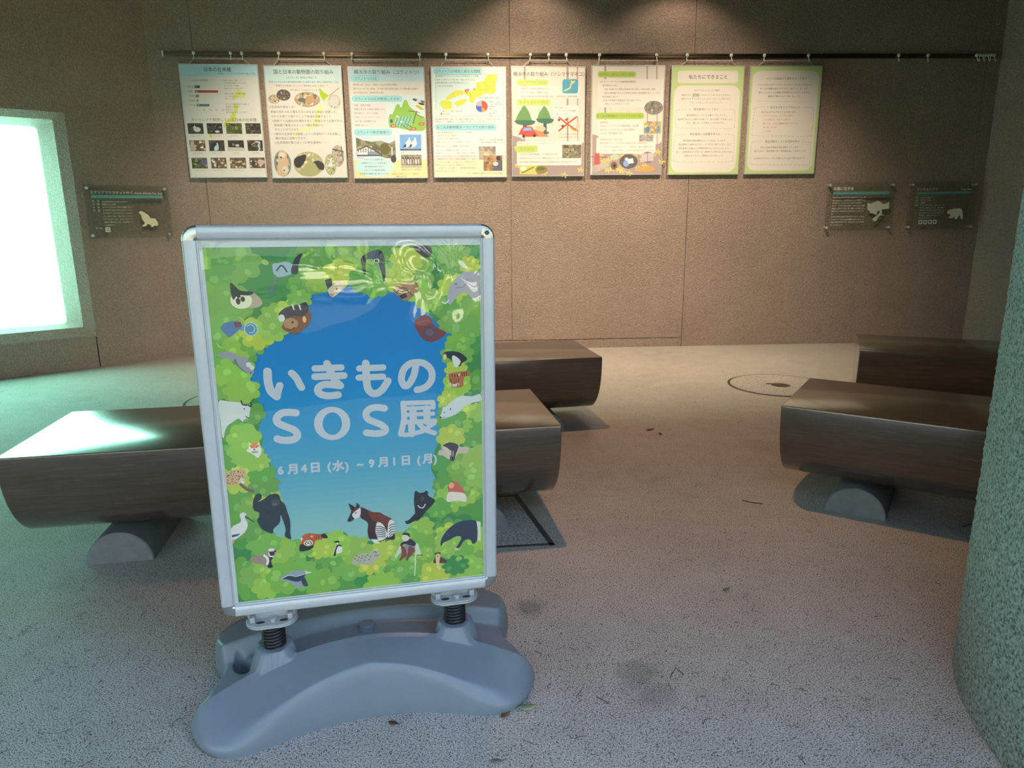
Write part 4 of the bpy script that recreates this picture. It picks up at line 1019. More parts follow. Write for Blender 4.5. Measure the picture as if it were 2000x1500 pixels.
for rI, (ya_, yb_) in enumerate(((857, 968), (1035, 1147), (1217, 1328))):
    for cI, (xa_, xb_) in enumerate(cols_x):
        dx = rI * 20; pal = GREENP if (rI, cI) in ((0, 2), (2, 0)) else EARTHP[2:] + EARTHP[:2] if (rI, cI) in ((1, 0), (2, 1), (2, 2), (2, 3)) else DARKP
        s.photo(xa_ + dx, ya_, xb_ + dx - 3, yb_, rI * 4 + cI, pal)
        cx_, cy_ = (xa_ + xb_) / 2 + dx, (ya_ + yb_) / 2
        if (rI, cI) == (0, 0): s.e(cx_ + 15, cy_ + 10, 38, 26, C(210, 200, 185)); s.e(cx_ - 12, cy_ - 12, 15, 12, C(215, 205, 190)); s.p([(cx_ - 15, cy_ - 20), (cx_ - 12, cy_ - 45), (cx_ - 4, cy_ - 20)], C(200, 190, 175))
        elif (rI, cI) == (0, 1): s.e(cx_ + 25, cy_ + 32, 24, 12, C(205, 200, 190))
        elif (rI, cI) == (1, 1): s.p([(cx_ - 28, cy_ + 48), (cx_ - 20, cy_ + 5), (cx_ - 2, cy_ - 6), (cx_ - 4, cy_ - 28), (cx_ + 8, cy_ - 28), (cx_ + 18, cy_ + 12), (cx_ + 12, cy_ + 48)], C(190, 198, 192), True)
        elif (rI, cI) == (1, 3): s.st([(cx_ + 5, cy_ - 40), (cx_ + 42, cy_ - 32), (cx_ + 34, cy_), (cx_ + 46, cy_ + 30), (cx_ + 38, cy_ + 48)], 16, C(205, 198, 185)); s.st([(cx_ - 40, cy_ - 10), (cx_ + 5, cy_ - 38)], 8, C(190, 150, 130))
        elif (rI, cI) == (1, 2): s.p([(cx_ - 85, cy_ + 54), (cx_ - 80, cy_ + 20), (cx_ - 20, cy_ + 18), (cx_ + 70, cy_ + 22), (cx_ + 84, cy_ + 54)], C(205, 190, 170), True); s.e(cx_ + 12, cy_ - 2, 22, 12, C(200, 195, 190)); s.e(cx_ - 2, cy_ - 20, 8, 8, (.05, .05, .05))
        elif (rI, cI) == (2, 0): s.e(cx_ + 45, cy_ - 10, 32, 38, C(110, 92, 120))
        elif (rI, cI) == (2, 3): s.e(cx_ - 40, cy_ + 8, 20, 38, (.06, .06, .06)); s.e(cx_ + 40, cy_ - 10, 40, 26, C(200, 170, 150))
        elif (rI, cI) == (1, 0): s.p([(cx_ - 75, cy_ - 50), (cx_ - 40, cy_ - 50), (cx_ - 24, cy_ + 52), (cx_ - 80, cy_ + 52)], C(190, 170, 150))
        s.t(cx_ - 55, cx_ + 55, yb_ + 22, ('ニホンノウサギ', 'ホンドタヌキ', 'ムササビ', 'ホンドギツネ', 'ニホンザル', 'コウノトリ', 'ウミウ', 'アオサギ', 'アズマヒキガエル', 'ツシマヤマネコ', 'ニホンカモシカ', 'フンボルトペンギン')[rI * 4 + cI], INK3, 0, 'mid')
s.done((379, 473), (367, 488))

# 2 national and zoo measures
s = Sheet(1, [(1045, 250), (1862, 255), (1930, 1432), (1140, 1432)], 'hanging poster with round animal photos above and below a long text, second on the rail', 320, 80)
s.rect(1046, 255, 1870, 440, C(206, 220, 214))
s.p([(1600, 700), (1650, 640), (1665, 720), (1640, 800), (1620, 880), (1500, 940), (1400, 950), (1370, 1030), (1340, 1010), (1360, 950), (1440, 920), (1560, 860), (1590, 790)], C(226, 216, 150))
s.t(1155, 1778, 320, '国と日本の動物園の取り組み', INK2, .006)
s.t(1290, 1630, 380, '2014 年 1 月に環境省が策定した', INK3); s.t(1098, 1835, 425, '「絶滅のおそれのある野生動植物種の生息域外保全に関する基本方針」では', INK3); s.t(1180, 1755, 465, '動物たちが絶滅しないように環境省と JAZA が協力して', INK3); s.t(1330, 1850, 510, '取り組むことが記されています', INK3)
s.photo(1092, 555, 1225, 655, 21, [(.5, .42, .33), (.66, .55, .46), (.15, .2, .15), (.7, .4, .3)], oval=True); s.photo(1180, 503, 1335, 622, 22, [(.12, .11, .10), (.25, .2, .16), (.4, .32, .26), (.08, .08, .08)], oval=True)
s.photo(1365, 530, 1645, 690, 23, EARTHP, 8, 6, True); s.e(1530, 615, 60, 34, C(196, 150, 110)); s.e(1450, 615, 40, 22, C(110, 110, 100))
s.photo(1715, 555, 1862, 708, 24, [(.6, .55, .48), (.72, .68, .62), (.3, .25, .2), (.2, .18, .14)], oval=True); s.e(1790, 630, 50, 56, C(214, 200, 180))
s.p([(1632, 484), (1680, 535), (1740, 570), (1700, 595), (1680, 628), (1640, 570)], (.38, .60, .03)); s.st([(1745, 565), (1800, 520), (1840, 488)], 5, INK2)
for y, x0_, x1_, q in ((687, 1105, 1380, '○生息域外保全とは？'), (738, 1122, 1815, '絶滅の恐れのある種を守るため安全な施設に保護して、'), (786, 1128, 1755, 'それらを育てて増やすことで絶滅を回避すること'), (833, 1135, 1880, '→飼育下では遺伝的多様性を考えて繁殖を行う必要があり、'), (878, 1160, 1670, '動物園で繁殖させることで種を絶滅から'), (923, 1165, 1425, '守ることができます。'), (970, 1155, 1860, '→野外の生息域では調査しにくい科学的データを収集し、'), (1015, 1172, 1500, '種の保全に活用できます。'), (1060, 1160, 1730, '→生息環境が整えばいつか野生復帰も・・・')):
    s.t(x0_, x1_, y, q, INK2)
s.photo(1146, 1140, 1345, 1415, 25, [(.25, .27, .27), (.4, .38, .34), (.16, .15, .14), (.5, .46, .4)], 7, 6, True)
s.p([(1205, 1160), (1250, 1145), (1285, 1165), (1290, 1215), (1310, 1260), (1300, 1320), (1290, 1400), (1200, 1400), (1190, 1320), (1200, 1250)], C(214, 176, 132), True); s.e(1240, 1190, 36, 28, C(226, 206, 176)); s.e(1228, 1215, 12, 9, (.06, .05, .05)); s.e(1275, 1340, 34, 40, C(220, 200, 170)); s.e(1262, 1350, 9, 7, (.06, .05, .05))
s.photo(1350, 1155, 1685, 1418, 26, [(.45, .42, .24), (.6, .55, .34), (.3, .3, .14), (.7, .64, .5)], 8, 7, True); s.p([(1365, 1240), (1420, 1200), (1490, 1190), (1480, 1250), (1430, 1320), (1380, 1310)], (.06, .05, .06), True); s.p([(1560, 1270), (1620, 1250), (1680, 1290), (1670, 1350), (1600, 1320)], (.07, .06, .07), True); s.p([(1440, 1400), (1480, 1300), (1530, 1250), (1600, 1300), (1610, 1400)], C(176, 166, 110), True)
s.photo(1752, 1088, 1898, 1318, 27, [(.45, .42, .40), (.6, .56, .5), (.14, .13, .12), (.5, .3, .22)], 6, 6, True); s.st([(1770, 1130), (1885, 1160)], 10, (.08, .08, .08)); s.st([(1860, 1100), (1880, 1250)], 8, (.1, .1, .1))
s.photo(1680, 1180, 1815, 1405, 28, [(.42, .44, .28), (.6, .58, .4), (.7, .66, .5), (.3, .32, .2)], 6, 6, True); s.p([(1715, 1310), (1740, 1275), (1738, 1240), (1755, 1240), (1765, 1285), (1770, 1310)], C(226, 220, 200), True)
s.done((545, 633), (532, 648))

# 3 stork facts
s = Sheet(2, [(48, 262), (850, 270), (887, 1437), (120, 1437)], 'hanging poster with a green mountain picture and a stork photo, third from left', 670, 80)
s.rect(50, 275, 850, 425, C(192, 210, 208)); s.rect(68, 568, 870, 960, C(214, 220, 214)); s.rect(90, 960, 885, 1430, C(222, 224, 214)); s.rect(110, 1240, 885, 1430, C(232, 212, 150))
s.t(115, 795, 322, '横浜市の取り組み（コウノトリ）', INK2, .005)
def pill(s, x0_, x1_, y, q, col, tx=None, edge=True):
    if edge: s.rr(x0_ - 3, y - 33, x1_ + 3, y + 33, 34, C(120, 170, 184) if col is CY2 else C(160, 190, 80))
    s.rr(x0_, y - 30, x1_, y + 30, 30, col); t_ = tx or (x0_ + 25, x1_ - 25); s.t(t_[0], t_[1], y, q, INK2)
pill(s, 90, 378, 390, 'コウノトリとは', CY2)
for y, x1_, q in ((455, 628, '翼開長 200～220cm、体重 4～5kg の大型の鳥類。'), (498, 830, '国内では 1971 年に絶滅、その後の野生復帰活動により個体数を回復中。'), (540, 440, '特別天然記念物。絶滅危惧 IA 類。')): s.t(108, x1_, y, q, INK3)
s.rr(80, 650, 462, 905, 14, C(224, 210, 194))
s.p([(490, 770), (520, 760), (560, 670), (590, 668), (610, 700), (640, 625), (665, 622), (700, 690), (760, 740), (800, 790), (850, 800), (855, 930), (740, 942), (560, 910), (490, 905), (478, 830)], C(150, 186, 84), True)
s.p([(560, 790), (745, 795), (690, 910), (520, 900)], C(134, 186, 140))
for k in range(11): s.st([(560 + k * 17, 792), (525 + k * 16, 902)], 5, C(96, 140, 120) if k % 2 else C(186, 210, 190), False)
s.st([(770, 740), (752, 800), (735, 865)], 8, (.12, .10, .08)); s.st([(690, 735), (770, 745), (800, 755)], 6, (.12, .10, .08)); s.st([(770, 770), (825, 800)], 6, (.12, .10, .08))
for x, y, c in ((790, 690, C(214, 176, 60)), (820, 660, C(70, 66, 60)), (815, 710, C(206, 180, 80)), (760, 620, C(90, 86, 84)), (800, 635, C(214, 206, 200)), (840, 640, C(120, 110, 100))): s.e(x, y, 34, 12, c, .3)
s.st([(620, 880), (670, 920), (710, 945)], 6, (.1, .09, .08)); s.st([(660, 870), (720, 905)], 6, (.1, .09, .08)); s.e(508, 840, 14, 20, C(90, 90, 110)); s.e(612, 848, 14, 10, C(230, 230, 220)); s.e(570, 793, 12, 9, C(230, 230, 220))
for x, y, q in ((530, 890, '農薬'), (735, 925, '狩猟'), (820, 872, '伐採')): s.e(x, y, 32, 17, C(196, 92, 60)); s.t(x - 18, x + 18, y, q, (.8, .78, .74))
pill(s, 100, 618, 605, 'コウノトリはなぜ絶滅したのか', CY2)
for k, q in enumerate(('狩猟、営巣木伐採、', '農薬に含まれる有毒の問題により', '数を減らし、かつて全国に', '生息していたコウノトリは', '1971 年に日本国内では', '絶滅しました。')): s.t(118 + k * 3, (300, 455, 385, 390, 360, 268)[k], 672 + k * 42, q, INK3)
pill(s, 122, 508, 957, 'コウノトリ野生復帰へ', CY2)
s.photo(137, 1000, 555, 1228, 31, [(.24, .24, .16), (.33, .32, .2), (.18, .18, .12), (.4, .36, .24)], 9, 6); s.p([(137, 1000), (555, 1000), (552, 1040), (480, 1075), (400, 1045), (300, 1055), (210, 1040), (140, 1010)], C(206, 208, 210)); s.p([(145, 1175), (150, 1140), (250, 1092), (380, 1160), (410, 1195), (400, 1225), (150, 1225)], C(96, 92, 92)); s.p([(150, 1190), (152, 1148), (250, 1108), (340, 1155), (265, 1160), (262, 1190)], C(220, 214, 206)); s.p([(270, 1160), (345, 1160), (395, 1190), (270, 1190)], C(150, 148, 150)); s.p([(150, 1205), (398, 1205), (398, 1225), (150, 1225)], C(206, 200, 196))
for k in range(6): s.rect(160 + k * 26, 1132 - (k if k < 4 else 8 - k) * 4, 168 + k * 26, 1165, C(90, 84, 80))
s.e(440, 1130, 55, 62, C(110, 104, 64)); s.rect(508, 1110, 520, 1215, C(214, 206, 200)); s.e(530, 1235, 30, 40, C(80, 76, 74))
s.rect(594, 982, 818, 1150, C(126, 166, 208)); s.rect(600, 1132, 818, 1150, C(92, 100, 100))
for x in (690, 750): s.p([(x - 45, 1115), (x - 30, 1060), (x - 5, 1035), (x - 6, 1018), (x + 8, 1015), (x + 16, 1045), (x + 22, 1080), (x, 1108), (x - 30, 1118)], C(226, 224, 220), True); s.p([(x - 62, 1118), (x - 45, 1085), (x - 28, 1080), (x - 30, 1112)], C(70, 76, 86)); s.st([(x - 5, 1105), (x - 5, 1138)], 5, C(190, 140, 130), False)
s.t(604, 818, 1168, '放鳥されたコウノトリ', INK3)
s.photo(606, 1193, 823, 1330, 33, [(.26, .24, .18), (.16, .15, .12), (.36, .34, .24)], 8, 5); s.rect(606, 1302, 823, 1330, C(190, 180, 150))
for k in range(7): s.e(628 + k * 27, 1265, 9, 30, (C(206, 190, 186), C(190, 150, 150), C(220, 214, 210))[k % 3]); s.e(628 + k * 27, 1228, 7, 8, C(60, 50, 46))
s.t(612, 815, 1347, '地域の人たちと放鳥式', INK3)
s.e(335, 1312, 205, 108, C(196, 218, 226))
for k, q in enumerate(('コウノトリは姿を消し、', '兵庫県のコウノトリの郷公園が', '野生復帰の拠点となり、', 'コウノトリの繁殖や放鳥、', '生息環境の整備に取り組んでいます')): s.t((225, 195, 235, 225, 180)[k], (440, 462, 425, 448, 482)[k], 1240 + k * 37, q, INK2)
s.t(510, 785, 1392, '写真提供：兵庫県立コウノトリの郷公園', INK3); s.t(555, 665, 1418, '撮影 2019 年', INK3)
s.done((688, 819), (690, 818))

# 4 map and pie chart
s = Sheet(3, [(915, 265), (1705, 265), (1708, 1430), (960, 1430)], 'hanging poster with a yellow map and a small pie chart, fourth on the rail', 670, 80)
s.rect(918, 268, 1706, 1060, C(216, 224, 220)); s.rect(938, 640, 1706, 1200, C(232, 228, 214)); s.rect(955, 1250, 1706, 1428, C(240, 220, 176))
pill(s, 950, 1452, 318, 'コウノトリの現在と新たな問題', CY2, (965, 1432))
s.rect(972, 350, 1672, 795, C(150, 150, 150)); s.rect(975, 353, 1669, 792, C(212, 224, 224))
s.t(975, 1455, 368, '日本国内でコウノトリのヒナが巣立ちした地域', INK3); s.t(980, 1385, 408, '全国 12 府県でヒナが生まれ、巣立つまでになり、', INK3); s.t(982, 1310, 440, '野生個体数は 400 羽を超えました。', INK3); s.t(985, 1160, 475, '（2024 年 8 月現在）', INK3)
YM = C(222, 214, 84)
s.p([(1510, 360), (1600, 352), (1608, 400), (1590, 470), (1600, 520), (1560, 560), (1500, 550), (1440, 580), (1390, 600), (1360, 650), (1325, 640), (1315, 590), (1270, 560), (1200, 580), (1130, 610), (1075, 625), (1095, 580), (1190, 520), (1270, 530), (1330, 535), (1385, 500), (1400, 440), (1470, 420)], YM, True); s.p([(1170, 650), (1230, 620), (1295, 615), (1270, 660), (1200, 690), (1180, 680)], YM, True); s.p([(1020, 640), (1080, 625), (1140, 650), (1130, 720), (1060, 722), (1030, 690)], YM, True)
for pts in ([(1240, 525), (1250, 575)], [(1330, 535), (1340, 620)], [(1400, 460), (1440, 520), (1440, 580)], [(1470, 420), (1500, 480), (1500, 550)], [(1440, 520), (1560, 500)], [(1500, 480), (1590, 460)], [(1540, 360), (1545, 420), (1600, 430)], [(1150, 545), (1165, 590)]): s.st(pts, 3, C(180, 168, 60))
for x, y in ((1290, 515), (1305, 525), (1280, 525), (1295, 540), (1370, 508), (1310, 512)): s.e(x, y, 7, 9, C(206, 96, 70))
s.rect(960, 722, 1275, 792, C(232, 232, 226)); s.e(1030, 768, 7, 11, C(170, 60, 50)); s.t(1045, 1115, 770, '巣立ち地域', INK2); s.t(1040, 1250, 740, '巣立ちヒナ数（2024 年）', INK3)
cx_, cy_, rr_ = 1450, 690, 62
for a0, a1, c in ((-90, 45, C(214, 90, 76)), (45, 95, C(226, 160, 70)), (95, 185, C(82, 110, 190)), (185, 270, C(196, 176, 170))):
    s.p([(cx_, cy_)] + [(cx_ + rr_ * math.cos(math.radians(a0 + (a1 - a0) * i / 10)), cy_ + rr_ * math.sin(math.radians(a0 + (a1 - a0) * i / 10))) for i in range(11)], c)
s.t(1420, 1640, 600, '死亡や傷病の原因（国内）', INK3)
for k, q in enumerate(('防獣ネット絡まり', '人工物への衝突・感電', '交通事故', '誤飲など', 'ビニールひも', '傷病・原因不明', 'その他')): s.t(1525, (1650, 1660, 1585, 1582, 1610, 1610, 1562)[k], 643 + k * 24, q, INK2)
s.t(965, 1650, 825, '野生復帰が順調に進む一方で様々な事故も増えています。人が捨てた釣り糸や', INK3); s.t(968, 1540, 850, '防獣ネット、電線などにより死んでしまうことがあります。', INK3)
pill(s, 970, 1598, 908, 'よこはま動物園ズーラシアでの取り組み', CY2, (985, 1578))
for k, q in enumerate(('1999 年 開園当初よりコウノトリを飼育', '2000 年 はじめて産卵', '2003 年 はじめて繁殖に成功', '現在、８羽のコウノトリを飼育しています')): s.t(985, (1370, 1205, 1210, 1330)[k], 963 + k * 33, q, INK3)
s.t(1430, 1685, 1042, '繁殖したヒナは全国の動物園や', INK3); s.t(1440, 1690, 1068, '野生復帰施設へ移動しています', INK3)
s.t(980, 1312, 1106, '野生のコウノトリの救護への取り組み', INK2)
for k, q in enumerate(('2021 年、千葉県の河川敷でコウノトリが', '保護され、ズーラシアで治療・手術をし、無事に', '放すことができました。その後も毎年のように', '千葉県周辺でケガをした個体の保護をしています。', 'もともと人の暮らしの近くにいた鳥なので、', '野生にかえすためにも、環境を守っていくことや', 'ゴミを減らす工夫を通して、動物園は野生動物の', '保全に取り組んでいます')): s.t(980, (1370, 1388, 1392, 1392, 1378, 1388, 1395, 1170)[k], 1148 + k * 30.5, q, INK3)
s.photo(1418, 1110, 1592, 1248, 41, [(.40, .35, .31), (.52, .46, .4), (.28, .25, .22)], 6, 5); s.p([(1425, 1225), (1440, 1160), (1540, 1150), (1582, 1225)], C(196, 176, 140)); s.e(1495, 1190, 30, 18, C(226, 200, 160))
s.photo(1465, 1205, 1660, 1363, 42, [(.42, .27, .17), (.55, .36, .22), (.3, .2, .14)], 6, 5); s.p([(1560, 1363), (1570, 1300), (1600, 1260), (1660, 1250), (1660, 1363)], C(110, 106, 112)); s.e(1620, 1232, 24, 24, C(90, 70, 60)); s.e(1590, 1290, 30, 22, C(226, 206, 180))
s.t(1300, 1660, 1388, '協力：保護個体の治療およびリハビリを行う施設', INK3)
s.done((871, 953), (860, 965))

# 5 and 6 share a pale forest background
def forest(s, x0_, x1_, yt, yb, tr_):
    s.rect(x0_, yt, x1_, yb, C(228, 210, 186)); g = random.Random(50 + s.i)
    for k in range(20):
        x = g.uniform(x0_ + 20, x1_ - 60); y = g.uniform(yt + 20, yb - 350); s.st([(x, y), (x + g.uniform(-60, 60), y + g.uniform(80, 190))], g.uniform(4, 9), C(226, 198, 166) if k % 2 else C(224, 216, 176))
    for x, w in tr_: s.p([(x, yt), (x + w, yt), (x + w - 4, yb - 330), (x + 2, yb - 330)], C(178, 152, 138))
    s.p([(x0_ + 5, yb - 420), (x0_ + 90, yb - 400), (x0_ + 190, yb - 340), (x1_ - 200, yb - 300), (x1_ - 60, yb - 330), (x1_, yb - 360), (x1_ - 4, yb), (x0_ + 5, yb)], C(176, 150, 136))
    for k in range(26):
        x, y = g.uniform(x0_ + 30, x1_ - 40), g.uniform(yb - 300, yb - 15)
        for q in range(5): s.e(x + 22 * math.cos(q * 1.2), y + 16 * math.sin(q * 1.2), 17, 8, C(220, 196, 110), q * 1.2, 8)
s = Sheet(4, [(72, 265), (850, 262), (828, 1412), (88, 1425)], 'hanging poster with two green trees and a red car, fifth on the rail', 985, 80)
forest(s, 76, 845, 266, 1418, ((205, 20), (650, 22), (758, 14)))
s.rr(140, 480, 790, 605, 20, C(236, 218, 196)); s.rr(510, 680, 770, 800, 16, C(238, 222, 202)); s.rr(135, 1060, 800, 1300, 20, C(238, 220, 198))
GL = C(196, 206, 110)
for x0_, x1_, y, q in ((133, 462, 440, 'ツシマヤマネコとは'), (130, 485, 650, '生息を脅かす原因')): s.rr(x0_, y - 32, x1_, y + 32, 26, GL); s.t(x0_ + 30, x1_ - 30, y, q, C(170, 176, 90))
s.p([(122, 1110), (330, 1100), (350, 1140), (330, 1172), (150, 1176), (118, 1140)], GL, True); s.t(165, 310, 1140, '飼育繁殖', C(174, 180, 96))
s.t(95, 835, 352, '横浜市の取り組み（ツシマヤマネコ）', INK2, .005)
for k, q in enumerate(('対馬だけに生息する野生のネコ。', '大きさ 70～80cm、体重 3～5kg', '1994 年に国内希少野生動植物種に指定。天然記念物、絶滅危惧種。')): s.t(168, (478, 495, 765)[k], 505 + k * 42, q, INK3)
s.rr(608, 402, 770, 552, 26, C(96, 160, 176)); s.st([(630, 525), (670, 505), (690, 490), (698, 455), (735, 425)], 15, C(220, 210, 110)); s.e(712, 432, 22, 10, C(220, 210, 110), .4)
for k, q in enumerate(('開発や道路により', 'ツシマヤマネコが交通事故', 'に遭っています。')): s.t(525, (665, 752, 715)[k], 702 + k * 34, q, INK3)
for x, y, sc in ((220, 820, 1.0), (428, 800, .84)):
    s.p([(x - 22*sc, y + 60), (x + 20*sc, y + 60), (x + 18*sc, y + 170), (x - 22*sc, y + 170)], C(82, 96, 90)); s.p([(x - 8, y - 135*sc), (x + 40*sc, y - 70*sc), (x + 70*sc, y + 10), (x + 95*sc, y + 50), (x + 40*sc, y + 72), (x - 50*sc, y + 66), (x - 100*sc, y + 40), (x - 75*sc, y - 40), (x - 45*sc, y - 90*sc)], C(118, 152, 92), True); s.p([(x - 96*sc, y + 20), (x + 90*sc, y + 20), (x + 95*sc, y + 50), (x + 40*sc, y + 72), (x - 50*sc, y + 66), (x - 100*sc, y + 40)], C(84, 118, 92), True)
s.p([(300, 930), (420, 960), (470, 1010), (350, 1010)], C(226, 140, 90)); s.p([(160, 1000), (165, 960), (200, 910), (285, 905), (310, 945), (340, 975), (345, 1005), (250, 1010)], C(206, 90, 76), True); s.p([(195, 950), (212, 918), (278, 915), (296, 945)], C(150, 170, 206)); s.e(205, 1005, 15, 15, C(80, 66, 66)); s.e(318, 998, 15, 15, C(80, 66, 66)); s.e(175, 1000, 18, 11, C(236, 236, 230))
s.p([(330, 910), (380, 890), (430, 915), (420, 945), (350, 940)], C(226, 186, 140), True); s.e(440, 968, 30, 14, C(92, 108, 112))
s.st([(570, 945), (660, 870), (752, 798)], 15, C(206, 80, 62)); s.st([(572, 805), (660, 875), (765, 945)], 15, C(206, 92, 66)); s.e(572, 832, 13, 11, C(110, 70, 66)); s.e(650, 828, 18, 12, C(196, 80, 70)); s.e(610, 895, 15, 12, C(120, 76, 70)); s.e(765, 890, 28, 32, C(226, 190, 166)); s.st([(690, 910), (730, 940), (760, 940)], 13, C(186, 166, 80))
s.t(580, 765, 980, 'ロードキルなどの事故を', INK3); s.t(575, 762, 1012, '防ぐ取り組みを進めています', INK3)
s.t(148, 525, 1083, '環境省などと協力してツシマヤマネコの保全を行っています', C(170, 130, 120))
for k, q in enumerate(('2010 年より全国の動物園とともに繁殖に取り組み', '域外保全を行うなかでより多くの繁殖を目指すことに努め、', '野生と飼育下個体群を管理するための生息環境も整える取り組みを行います')): s.t(165, (560, 585, 755)[k], 1195 + k * 40, q, INK3)
s.photo(605, 1090, 798, 1226, 51, [(.24, .22, .16), (.34, .32, .24), (.48, .44, .38), (.14, .13, .10)], 9, 7)
s.rect(165, 1308, 345, 1400, C(222, 200, 100)); s.e(205, 1340, 34, 24, C(240, 226, 190)); s.st([(195, 1385), (250, 1355), (310, 1325)], 16, C(130, 150, 70)); s.e(390, 1352, 66, 42, C(160, 130, 70)); s.e(385, 1340, 44, 18, C(110, 120, 70))
s.done((1036, 1106), (1021, 1120))
s = Sheet(5, [(917, 250), (1687, 250), (1635, 1398), (903, 1410)], 'hanging poster with green heading bars, red mailbox and log, sixth from left', 985, 80)
forest(s, 920, 1680, 254, 1404, ((1050, 22), (1490, 14), (1590, 14)))
GL2 = C(176, 194, 84)
s.rr(985, 400, 1670, 695, 20, C(236, 218, 196)); s.rr(985, 830, 1450, 1010, 20, C(236, 218, 196)); s.rr(970, 1015, 1575, 1180, 24, C(238, 220, 196))
s.rr(980, 318, 1380, 380, 26, GL2); s.t(995, 1362, 350, '環境省と JAZA の取り組み', C(140, 146, 70)); s.rr(962, 758, 1460, 820, 26, GL2); s.t(978, 1452, 792, 'よこはま動物園ズーラシアでの取り組み', C(116, 124, 60))
for y, x0_, x1_, q in ((428, 1000, 1415, '1997 年 ツシマヤマネコ保護増殖事業開始'), (468, 1030, 1200, '域外保全のために'), (508, 1052, 1580, '野生で保護された個体を動物園で飼い始め、全国で飼育・繁殖'), (548, 1052, 1625, '国内の動物園で生まれた個体を計画的に動物園間で移しています'), (588, 1030, 1220, '野生復帰に向けて'), (626, 1040, 1480, '対馬での調査や保護施設で取り組みを行い、'), (664, 1056, 1315, '飼育ノウハウを伝えています'), (860, 1005, 1105, '取組年表'), (896, 1005, 1410, '2006 年 ツシマヤマネコの飼育開始、非公開'), (936, 1005, 1410, '2007 年 ツシマヤマネコの一般公開開始'), (974, 1005, 1310, '2010 年 ２頭の繁殖に成功')): s.t(x0_, x1_, y, q, INK3)
for k, q in enumerate(('対馬市や市民との取り組み', '現地を訪れてツシマヤマネコを身近に感じる環境学習', 'ツシマヤマネコ米を使ったメニューの提供や、展示・解説を行い', 'ツシマヤマネコの暮らす地域づくりに向けた取り組みを広げています')): s.t(1005, (1270, 1515, 1550, 1550)[k], 1040 + k * 38, q, INK3)
s.photo(1468, 628, 1655, 775, 61, [(.26, .25, .22), (.36, .36, .32), (.16, .16, .14)], 9, 6, True); s.photo(1463, 845, 1635, 972, 62, [(.52, .42, .24), (.62, .52, .32), (.36, .26, .16)], 6, 5); s.e(1500, 930, 24, 34, C(110, 140, 160)); s.e(1606, 925, 18, 36, C(120, 150, 160))
s.photo(1413, 985, 1553, 1055, 63, [(.40, .38, .37), (.5, .48, .47)], 6, 4)
s.p([(950, 1185), (1000, 1180), (1003, 1300), (948, 1305)], C(206, 96, 92)); s.st([(920, 1220), (1075, 1222)], 10, C(160, 110, 96), False); s.p([(925, 1320), (1090, 1270), (1105, 1310), (960, 1385)], C(196, 176, 156)); s.e(955, 1345, 30, 38, C(186, 168, 150)); s.e(1150, 1310, 34, 42, C(128, 104, 84)); s.e(1155, 1310, 14, 18, C(80, 60, 50)); s.e(1160, 1220, 50, 30, C(196, 196, 160))
s.e(1300, 1265, 98, 74, C(106, 98, 92)); s.e(1275, 1285, 32, 34, C(150, 166, 196)); s.p([(1285, 1240), (1345, 1230), (1355, 1280), (1300, 1290)], C(226, 220, 214)); s.e(1280, 1240, 20, 16, C(210, 204, 196))
s.e(1495, 1222, 70, 60, C(150, 128, 116)); s.rr(1432, 1180, 1490, 1265, 8, C(206, 186, 176)); s.rr(1500, 1175, 1555, 1258, 8, C(206, 186, 176)); s.e(1480, 1340, 100, 30, C(206, 160, 90))
s.done((1171, 1282), (1167, 1287))

# 7 and 8: what we can do
GB = C(196, 208, 130); CREAM = C(234, 216, 192)
s = Sheet(6, [(122, 260), (882, 260), (805, 1395), (75, 1405)], 'green-bordered hanging poster with a separate title box on top, second from the right', 1290, 80)
s.rect(130, 268, 872, 1395, GB); s.art.poly([(.006, .006), (PWID - .006, .006), (PWID - .006, PHEI - .006), (.006, PHEI - .006)], GB)
def panel_r(s, u0, v0, u1, v1, rad): s.art.poly(rrect(u0 * PWID, u1 * PWID, v0 * PHEI, v1 * PHEI, rad), CREAM)
panel_r(s, .085, .045, .915, .155, .02); panel_r(s, .045, .178, .955, .975, .065)
s.t(300, 698, 380, '私たちにできること', INK2, .006)
for y, x0_, x1_, q in ((520, 355, 628, '私たちのちょっとした行動が'), (570, 225, 335, '動物たちの'), (570, 405, 750, 'につながってしまうかもしれません。'), (610, 222, 735, '動物たちを守るために１人１人ができることがあります'), (650, 308, 662, 'では、どんなことができるでしょう？')): s.t(x0_, x1_, y, q, INK3)
s.t(338, 402, 570, 'SOS', INK, .012)
s.t(350, 606, 720, '野生動物について学ぶ', INK2); s.t(308, 620, 980, '野生動物との距離を考える', INK2)
for y, x0_, x1_, q in ((783, 275, 688, '野生動物はどこでどんな暮らしをしていて、'), (825, 185, 755, '自然界ではどんな関わりを持っているのか調べてみましょう。'), (862, 280, 662, 'まず、彼らのことを知ることが大切です。'), (1048, 238, 678, '野生動物は野生動物のルールで生活しています。'), (1088, 190, 732, '野生動物には餌をあげない、ゴミをポイ捨てしない、など'), (1128, 192, 715, '野生動物と必要以上に距離を縮めないようにしましょう。'), (1166, 162, 745, 'また、山間部を走るときなどは、動物たちの飛び出しを防ぐため、'), (1205, 250, 650, '動物たちにやさしい運転を心がけましょう。')): s.t(x0_, x1_, y, q, INK2)
def dotbox(s, pts, col=C(160, 160, 140)):
    q = catmull(pts, 14, True)
    for i in range(0, len(q) - 1, 2): s.st([q[i], q[i + 1]], 3.4, col, False)
dotbox(s, [(165, 760), (200, 724), (460, 722), (740, 722), (775, 760), (770, 880), (740, 915), (450, 915), (190, 915), (160, 880)]); dotbox(s, [(150, 1020), (190, 985), (450, 980), (730, 982), (765, 1020), (755, 1210), (715, 1262), (430, 1265), (170, 1268), (135, 1215)])
